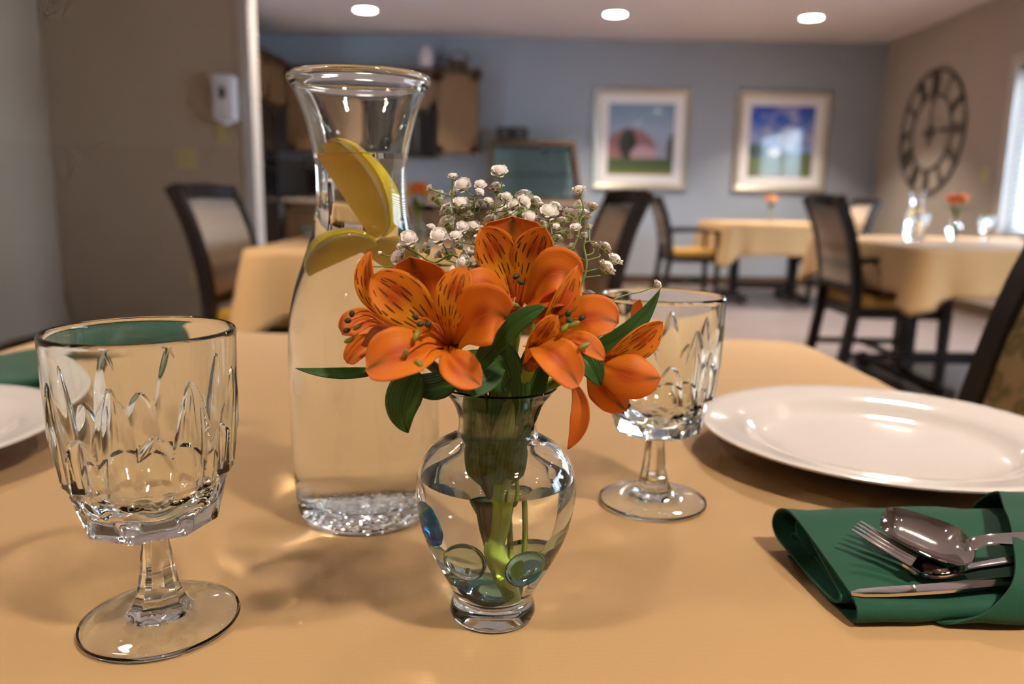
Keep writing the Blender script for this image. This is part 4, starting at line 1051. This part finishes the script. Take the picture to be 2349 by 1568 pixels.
# ---- cutlery
def strip(pts, wid, cup, facing, th=.0014, n=40, m=10, edge=None):
    """lofted strip along a spline: wid(t) full width, cup(t) depth of the hollow"""
    P = spline(pts, n); V, F = [], []
    f0 = Vector(facing).normalized(); rows = []
    for i, p in enumerate(P):
        t = i / n; tg = (P[min(i + 1, n)] - P[max(i - 1, 0)]).normalized()
        s = tg.cross(f0).normalized(); q = s.cross(tg).normalized(); rows.append((p, s, q, t))
    for side in (0, 1):
        for p, s, q, t in rows:
            for k in range(m + 1):
                u = -1 + 2 * k / m
                V.append(tuple(p + s * (u * wid(t) / 2) + q * (cup(t) * (u * u - 1) - (th if side else 0))))
    w = m + 1; o = (n + 1) * w
    for i in range(n):
        for k in range(m):
            a = i * w + k; F.append((a, a + 1, a + w + 1, a + w)); F.append((o + a, o + a + w, o + a + w + 1, o + a + 1))
        a = i * w; F.append((a, a + w, o + a + w, o + a)); a = i * w + m; F.append((a, o + a, o + a + w, a + w))
    for k in range(m): F.append((k, o + k, o + k + 1, k + 1)); a = n * w + k; F.append((a, a + 1, o + a + 1, o + a))
    return V, F
def lerp(tab):
    def fn(t):
        for (a, va), (b, vb) in zip(tab, tab[1:]):
            if t <= b: k = (t - a) / (b - a); k = k * k * (3 - 2 * k); return va + (vb - va) * k
        return tab[-1][1]
    return fn
def ext(p, q, l): 
    d = (Vector(q) - Vector(p)).normalized(); return tuple(Vector(q) + d * l)
sp = empty('spoon', SPOON[0], 0, 'shiny steel spoon resting on the green napkin above the fork', 'spoon')
loc = lambda pts, o: [tuple(Vector(p) - o.location) for p in pts]
S = SPOON + [ext(SPOON[-2], SPOON[-1], .05)]
def spw(t):
    tb = .47
    if t < tb: u = t / tb; return .0240 * math.sqrt(max(0, 1 - (2 * u - 1) ** 2)) ** .8 * (1 if u < .5 else 1) + .0055 * max(0, (u - .5) * 2) + .0008
    return lerp([(tb, .0062), (.62, .0058), (1, .010)])(t)
add('bowl_and_handle', strip(loc(S, sp), spw, lerp([(0, .0005), (.12, .0065), (.30, .0075), (.47, .0006), (1, .0002)]), (-.15, -.42, .9), .0013, 60, 14), M['steel'], sp, True, 50)
fk = empty('fork', FORK[0], 0, 'shiny steel fork lying on the green napkin between spoon and knife', 'fork')
S = FORK + [ext(FORK[-2], FORK[-1], .05)]; fl = loc(S, fk)
add('neck_and_handle', strip([tuple(Vector(fl[1]).lerp(Vector(fl[2]), .35)), tuple(Vector(fl[1]).lerp(Vector(fl[2]), .75)), fl[2], fl[3], fl[4], fl[5]], lerp([(0, .0225), (.2, .0235), (.40, .0085), (.6, .0062), (1, .010)]), lerp([(0, .001), (.25, .0022), (.5, .0003), (1, .0002)]), (0, .12, 1), .0014, 40, 10), M['steel'], fk, True, 50)
P0 = spline(fl[:3], 20)
for k in range(4):
    off = (k - 1.5) * .0058
    tg = (Vector(fl[2]) - Vector(fl[0])).normalized(); sd = tg.cross(Vector((0, .12, 1))).normalized()
    pts = [tuple(p + sd * off) for p in P0[:15]]
    add('tine', tube(pts, [.0006 + .0010 * min(1, i / 6) for i in range(15)], 8, sect=[(math.cos(a) * 1.15, math.sin(a) * .75) for a in [2 * PI * j / 8 for j in range(8)]]), M['steel'], fk, True, 60)
kn = empty('table_knife', KNIFE[0], 0, 'steel knife lying edge-on at the front of the green napkin', 'knife')
S = KNIFE + [ext(KNIFE[-2], KNIFE[-1], .05)]
add('blade', strip(loc(S, kn), lerp([(0, .0015), (.08, .005), (.2, .0066), (.7, .0070), (.85, .0065), (1, .008)]), lerp([(0, .0002), (1, .0002)]), (.02, -.04, 1), .0015, 40, 6), M['steel'], kn, True, 50)

# ================================================================== the bouquet
def blade(b, m, t, wid, facing, cup, kind, nu=12, nv=18, ruffle=.02, seed=0):
    """a petal or leaf: curved spine, own outline, cupped cross-section"""
    B, Md, T = Vector(b), Vector(m), Vector(t); Cc = 2 * Md - .5 * (B + T)
    f0 = Vector(facing).normalized(); V, F, UV = [], [], []
    rs = random.Random(seed); ph = rs.uniform(0, 6.28)
    def w(tt):
        if kind in ('inner', 'lower'):
            a = .20 + .80 * (lambda q: q * q * (3 - 2 * q))(min(1, tt / .64))
            return a if tt < .64 else a * max(0, 1 - ((tt - .64) / .36) ** 2.1) ** .75
        if kind == 'leaf': return max(.02, math.sin(PI * min(1, .12 + .88 * tt) ** .9) ** .85)
        if kind in ('leaf2', 'leaf3'): return max(.02, (math.sin(PI * (.16 + .84 * tt) ** .95)) ** (.6 if kind == 'leaf3' else .8))
        if kind == 'plain': return max(.05, math.sin(PI * min(1, .06 + .94 * tt ** 1.3)) ** .8)
        if kind == 'blunt':
            a = .26 + .74 * (lambda q: q * q * (3 - 2 * q))(min(1, tt / .7)); return a if tt < .7 else a * max(0, 1 - ((tt - .7) / .3) ** 3.0) ** .4
        a = .26 + .74 * (lambda q: q * q * (3 - 2 * q))(min(1, tt / .58))
        return a if tt < .58 else a * max(0, 1 - ((tt - .58) / .42) ** 2.3) ** .55
    for i in range(nv + 1):
        tt = i / nv; p = (1 - tt) ** 2 * B + 2 * tt * (1 - tt) * Cc + tt * tt * T
        tg = (2 * (1 - tt) * (Cc - B) + 2 * tt * (T - Cc)).normalized()
        s = tg.cross(f0)
        if s.length < 1e-3: s = Vector((1, 0, 0))
        s.normalize(); q = s.cross(tg).normalized(); W = wid * w(tt) / 2
        for k in range(nu + 1):
            u = -1 + 2 * k / nu
            e = ruffle * wid * math.sin(tt * 11 + ph + (2 if u > 0 else 0)) * abs(u) ** 3 if kind[:4] != 'leaf' else .02 * wid * math.sin(tt * 5 + ph) * abs(u) ** 2
            jag = 1 + .018 * math.sin(tt * 95 + ph) * (abs(u) == 1) * (kind[:4] != 'leaf')
            h = cup * W * (u * u) - (.06 * wid * math.exp(-(u / .16) ** 2) * (1 - tt) if kind[:4] != 'leaf' else .05 * wid * math.exp(-(u / .12) ** 2))
            V.append(tuple(p + s * (u * W * jag) + q * (h + e))); UV.append((.5 + .5 * u, tt))
    n = nu + 1
    for i in range(nv):
        for k in range(nu): a = i * n + k; F.append((a, a + 1, a + n + 1, a + n))
    return V, F, UV
def add_blade(name, spec, parent, mat, seed, th=.00035):
    k, b, m, t, wd, fc, cu = spec; o0 = parent.matrix_world.translation if parent.parent is None else Vector((0, 0, 0))
    org = Vector(parent.location)
    V, F, UV = blade(Vector(b) - org, Vector(m) - org, Vector(t) - org, wd, fc, cu, k, seed=seed)
    o = add(name, (V, F), mat, parent, True, None, UV)
    md = o.modifiers.new('thickness', 'SOLIDIFY'); md.thickness = th; md.offset = 0
    return o
FL_LAB = {'A': 'large open orange alstroemeria blossom facing the viewer at the left of the bouquet',
          'B': 'half hidden orange alstroemeria blossom facing left at the bouquet edge',
          'C': 'tall upright orange alstroemeria blossom at the top centre of the bouquet',
          'D': 'orange alstroemeria blossom turned right over the vase rim, with a hanging loose petal',
          'E': 'orange alstroemeria trumpet drooping to the right in front of the goblet'}
FLOWERS['D']['petals'].append(FLOWERS['F']['petals'][0]); FLOWERS['E']['petals'].append(FLOWERS['F']['petals'][1])
V0 = Vector((VX, VY, TZ)); vp = lambda x, y, z: V0 + Vector((x + z * .0157, y, z))
JOIN = vp(.000, -.004, .041)
sd = 0
ball = lathe([(0, -1), (.5, -.86), (.86, -.5), (1, 0), (.86, .5), (.5, .86), (0, 1)], 10)
for k in 'ABCDE':
    fd = FLOWERS[k]; cen = Vector(fd['centre']); nk = Vector(fd['neck'])
    o = empty('alstroemeria', tuple(cen), 0, FL_LAB[k], 'flower', 'orange alstroemeria in the near vase')
    L = lambda p: tuple(Vector(p) - cen)
    for sp_ in fd['petals']:
        sd += 1; add_blade('petal', sp_, o, M['petal_' + sp_[0]], sd)
    for i, a in enumerate(fd['anthers']):
        A_ = Vector(a); mid = cen.lerp(A_, .55) + Vector((0, 0, .004))
        st = add('stamen', tube([tuple(p) for p in spline([L(cen), L(mid), L(A_)], 10)], .00045, 6), M['filament'], o, True)
        dr = (A_ - mid).normalized(); ax = Vector((random.uniform(-1, 1), random.uniform(-.4, .4), random.uniform(-.6, .9))).normalized()
        big = 1.0 if i < 3 else 1.7
        Q = ax.to_track_quat('Z', 'X').to_matrix().to_4x4() @ Matrix.Diagonal((.0012, .0012, .0016 * big, 1))
        add('anther', ([tuple(Vector(L(A_)) + (Q @ Vector(p))) for p in ball[0]], ball[1]), M['anther_dark' if i < 3 else 'anther_green'], st, True)
    # calyx and stalk down into the vase
    off = {'A': (-.005, -.004), 'B': (-.008, .000), 'C': (.001, -.002), 'D': (.006, -.003), 'E': (.007, .002)}[k]
    low = vp(off[0] * .9, off[1], .068)
    pts = [L(cen), L(cen.lerp(nk, .35)), L(nk.lerp(vp(off[0], off[1], .105), .5)), L(vp(off[0], off[1], .096)), L(low), L(JOIN + Vector((off[0] * .15, off[1] * .2, 0)))]
    rad = [.0030, .0026, .0021, .0020, .0021, .0022]
    if k == 'C':
        pts += [L(vp(.0035, -.004, .030)), L(vp(.0065, -.003, .012))]; rad += [.0042, .0036]; rad[5] = .0038
    P_ = spline(pts, 40); Rr = []
    for i in range(41):
        q = i / 40 * (len(rad) - 1); a = min(int(q), len(rad) - 2); Rr.append(rad[a] + (rad[a + 1] - rad[a]) * (q - a))
    add('stalk', tube([tuple(p) for p in P_], Rr, 10), M['stem_green' if k in 'CDE' else 'stem_brown'], o, True)
    cx_ = Vector(pts[1]); d_ = (cx_ - Vector(pts[0]))
    add('calyx', tube([tuple(Vector(pts[0]) - d_ * .05), tuple(Vector(pts[0]) + d_ * .25), tuple(Vector(pts[0]) + d_ * .7)], [.0042, .0040, .0024], 10), M['petal_back'], o, True)
    for sp_ in fd['leaves']:
        sd += 1; add_blade('leaf', sp_, o, M['leaf_pale' if sp_[4] < .0080 and k == 'C' else 'leaf_green'], sd, .0004)
    if k == 'C': ex = [('leaf', vp(.003, -.003, .056), vp(.0072, -.0085, .088), vp(.011, -.013, .130), .0200, (.35, -.93, 0), -.35)]
    elif k == 'A': ex = [('leaf', vp(-.003, -.003, .054), vp(-.0092, -.0070, .087), vp(-.012, -.0115, .130), .0175, (-.35, -.93, 0), -.35)]
    elif k == 'E': ex = [('leaf', vp(.004, .002, .055), vp(.010, .001, .088), vp(.012, .004, .120), .014, (.5, -.85, 0), -.3)]
    else: ex = []
    for sp_ in ex:
        sd += 1; add_blade('leaf', sp_, o, M['leaf_pale'], sd, .0004)

# ---- baby's breath sprays
def puff(seed):
    rs = random.Random(seed); V, F = [], []
    for ring in range(3):
        npet = (5, 6, 5)[ring]; tilt = (1.25, .78, .32)[ring]
        for k in range(npet):
            a = 2 * PI * (k + .5 * ring) / npet + rs.uniform(-.15, .15); tl = tilt + rs.uniform(-.12, .12); ln = (1.02, 1.05, 1.0)[ring] * rs.uniform(.92, 1.08); b0 = len(V)
            for i in range(5):
                t = i / 4; rr = ln * math.sin(tl * (.25 + .75 * t)) * t ** .6; zz = ln * t ** .8 * math.cos(tl * .75) * (1 - .18 * t * t) * 1.0
                wd = .62 * math.sin(PI * (.12 + .78 * t)) ** .7
                for j in range(5):
                    u = -1 + j / 2; wob = .07 * math.sin(u * 6 + k * 2.1 + ring) * t
                    x, y = rr * (1 - .12 * u * u), u * wd * (.5 + .5 * t)
                    V.append((x * math.cos(a) - y * math.sin(a), x * math.sin(a) + y * math.cos(a), zz + wob + .10 * u * u * t - .55))
            for i in range(4):
                for j in range(4): q = b0 + i * 5 + j; F.append((q, q + 5, q + 6, q + 1))
    core = lathe([(0, -.55), (.45, -.45), (.62, -.05), (.5, .3), (.25, .45), (0, .5)], 10)
    return join((V, F), core)
def calyx_mesh():
    V, F = [], []
    cup = lathe([(0, -1.0), (.16, -.95), (.34, -.75), (.50, -.45), (.55, -.25)], 10)
    for k in range(5):
        a = 2 * PI * k / 5; b0 = len(V)
        for t, wd, r, z in ((0, .28, .50, -.45), (.5, .22, .66, -.15), (1, .02, .70, .15)):
            for u in (-1, 0, 1):
                x, y = r + .04 * (u == 0), u * wd
                V.append((x * math.cos(a) - y * math.sin(a), x * math.sin(a) + y * math.cos(a), z))
        for i in range(2):
            for j in range(2): q = b0 + i * 3 + j; F.append((q, q + 1, q + 4, q + 3))
    return join(cup, (V, F))
puffs = [mesh('blossom', puff(s), M['spray_white'], True, 70) for s in range(4)]
bud_me = mesh('blossom', lathe([(0, -.6), (.45, -.45), (.62, -.05), (.52, .35), (.3, .62), (0, .75)], 12), M['spray_white'], True)
cal_me = mesh('calyx', calyx_mesh(), M['spray_calyx'], True, 60)
rs = random.Random(3)
SLAB = ["white baby's breath spray behind the left blossoms, nearest the carafe", "white baby's breath spray rising behind the tall centre blossom", "white baby's breath spray arching to the right over the far goblet"]
for s in range(3):
    org = Vector(BRANCHES[s][0][0])
    o = empty('gypsophila_spray', tuple(org), 0, SLAB[s], 'flower', "baby's breath sprays in the near vase")
    nodes = []
    for b in BRANCHES[s]:
        P_ = spline(b, 24); nodes += [(p, i / 24) for i, p in enumerate(P_) if i > 9]
        add('stem', tube([tuple(p - org) for p in P_], [.00075 - .0004 * i / 24 for i in range(25)], 6), M['spray_stem'], o, True)
    base = [L_ for L_ in (vp(-.004 + .007 * s, .004, .100), vp(-.003 + .006 * s, .004, .075), vp(.0 + .005 * s, .002, .045), vp(.004 + .002 * s, .001, .012))]
    add('stem', tube([tuple(p - org) for p in spline([tuple(org)] + [tuple(q) for q in base], 24)], .0010, 8), M['stem_green'], o, True)
    for (sp_, c, r) in BLOSSOMS:
        if sp_ != s: continue
        c = Vector(c)
        cand = [p for p, t in nodes if p.z < c.z - .004] or [nodes[0][0]]
        nd = min(cand, key=lambda p: (p - c).length + .3 * abs((p - c).length - .014))
        g_ = nd.lerp(c, .5) + Vector((rs.uniform(-.002, .002), rs.uniform(-.002, .002), -.0015))
        ax = (c - g_); ax = (ax.normalized() + Vector((rs.uniform(-.35, .35), rs.uniform(-.8, 0), rs.uniform(.2, .7)))).normalized()
        att = c - ax * r * .95
        add('sprig', tube([tuple(p - org) for p in spline([tuple(nd), tuple(g_), tuple(att)], 10)], .00033, 5), M['spray_stem'], o, True)
        small = r < .0019
        q = ax.to_track_quat('Z', 'Y')
        b = link('blossom', bud_me if small else rs.choice(puffs), o, tuple(c - org)); b.rotation_mode = 'QUATERNION'; b.rotation_quaternion = q; b.scale = (r, r, r)
        link('calyx', cal_me, b, None, None, 1.0 if small else .88)

# ---- glass gems in the vase
def gem(x, y, z, r, flat, rot, mat, lab):
    V, F = lathe([(0, -flat), (.55, -flat * .95), (.86, -flat * .62), (1, 0), (.90, flat * .55), (.62, flat * .95), (.3, flat * 1.1), (0, flat * 1.14)], 36)
    o = props(add('glass_gem', ([(a * r, b * r, c * r) for a, b, c in V], F), M[mat], None, True, loc=tuple(vp(x, y, z)), rot=rot), lab, 'glass gem', 'flat glass gems in the near vase')
R_ = math.radians
gem(-.0255, -.0080, .0500, .0100, .50, (R_(20), R_(62), R_(10)), 'gem_blue', 'deep blue glass gem leaning on the left wall of the vase')
gem(-.0115, -.0185, .0370, .0092, .55, (R_(68), R_(10), R_(-20)), 'gem_clear', 'clear glass gem left of the stem in the vase')
gem(.0135, -.0175, .0335, .0092, .55, (R_(72), R_(-14), R_(15)), 'gem_teal', 'pale teal glass gem right of the stem in the vase')
gem(-.0030, -.0065, .0195, .0112, .50, (R_(20), R_(15), 0), 'gem_teal', 'teal glass gem lying lowest under the stem in the vase')
gem(-.0040, .0110, .0220, .0090, .5, (R_(-30), R_(10), 0), 'gem_teal', 'teal glass gem at the back of the vase bottom')
gem(.0215, .0040, .0390, .0085, .5, (R_(8), R_(-48), 0), 'gem_clear', 'clear glass gem leaning on the right wall of the vase')
gem(-.0190, .0085, .0330, .0085, .5, (R_(-18), R_(45), 0), 'gem_clear', 'clear glass gem behind the deep blue gem')
gem(.0095, .0165, .0330, .0085, .5, (R_(-50), R_(-10), 0), 'gem_clear', 'clear glass gem at the back right of the vase')

# ================================================================== settings on the far tables
def far_bunch(x, y, z, cols, lab, sc=1.0):
    o = empty('flower_bunch', (x, y, z), 0, lab, 'flowers', 'flower bunches on the far tables')
    rs = random.Random(int(x * 100))
    for i, cm in enumerate(cols):
        a = 2 * PI * i / len(cols) + .4; top = Vector((.022 * math.cos(a), .022 * math.sin(a), .125 + .012 * (i % 2))) * sc
        add('stalk', tube([(0, 0, .012), (top.x * .3, top.y * .3, .09 * sc), tuple(top)], .0022, 6), M['stem_green'], o, True)
        for k in range(6):
            b = 2 * PI * k / 6; dr = Vector((math.cos(b), math.sin(b), .75 + .3 * (k % 2)))
            tip = top + dr * .030 * sc; md = top + dr * .015 * sc + Vector((0, 0, .007))
            V, F, UV = blade(top, md, tip, .024 * sc, (-dr.x * .5, -dr.y * .5, 1), .25, 'sepal', 6, 8)
            add('petal', (V, F), M[cm], o, True, None, UV)
        for k in range(2):
            b = rs.uniform(0, 6.28); tip = Vector((.05 * math.cos(b), .05 * math.sin(b), .115)) * sc
            V, F, UV = blade((0, 0, .085 * sc), (tip.x * .5, tip.y * .5, .118 * sc), tip, .018, (0, 0, 1), .1, 'leaf', 6, 8); add('leaf', (V, F), M['leaf_green'], o, True, None, UV)
plain('petal_yellow', (.75, .42, .02), .5, var=.1); plain('petal_orange', (.72, .17, .02), .5, var=.15); plain('petal_pink', (.70, .30, .20), .5, var=.15)
T2, T3, T4 = (-.40, 3.30), (2.53, 7.85), (2.47, 4.45)
for (x, y), cols, nm in ((T2, ('petal_yellow', 'petal_orange', 'petal_yellow', 'petal_orange'), 'behind the carafe'), (T3, ('petal_pink', 'petal_orange', 'petal_pink', 'petal_yellow'), 'on the farthest table'), (T4, ('petal_orange',) * 4, 'on the window-side table')):
    glass_vase((x, y, TZ + .001), 'small glass vase %s, holding a flower bunch' % nm, 'water in the small glass vase %s' % nm)
    far_bunch(x, y, TZ + .002, cols, {'behind the carafe': 'yellow and orange flower bunch on the table behind the carafe', 'on the farthest table': 'pink and orange flower bunch on the farthest table', 'on the window-side table': 'deep orange flower bunch on the window-side table'}[nm], 1.5)
    props(add('glass_gem', ([(a * .009, b * .009, c * .009) for a, b, c in lathe([(0, -.5), (.8, -.4), (1, 0), (.8, .4), (0, .55)], 24)[0]], lathe([(0, -.5), (.8, -.4), (1, 0), (.8, .4), (0, .55)], 24)[1]), M['gem_teal'], None, True, loc=(x, y, TZ + .022)), 'teal glass gem in the small vase ' + nm, 'glass gem')
carafe(2.17, 4.30, 'bright glass carafe on the window-side table below the clock', 'water in the carafe on the window-side table')
lemon((2.175, 4.30, TZ + .185), (R_(80), R_(30), 0), 'small lemon wedge in the carafe on the window-side table', .055, .024, .5)
put_goblet(2.36, 4.60, .2, 'far goblet standing between the carafe and vase on the window-side table')
put_goblet(2.63, 4.42, .2, 'far goblet at the window side of the orange bunch')
put_plate(-.84, 3.62, 'white plate on the table behind the carafe', .9)
napkin((-.98, 3.66, TZ + .026), R_(20), 'dark green napkin lying on the plate behind the carafe', .20, False)
napkin((2.86, 4.36, TZ + .0015), R_(10), 'dark green napkin on the window-side table at the picture edge', .20, False)
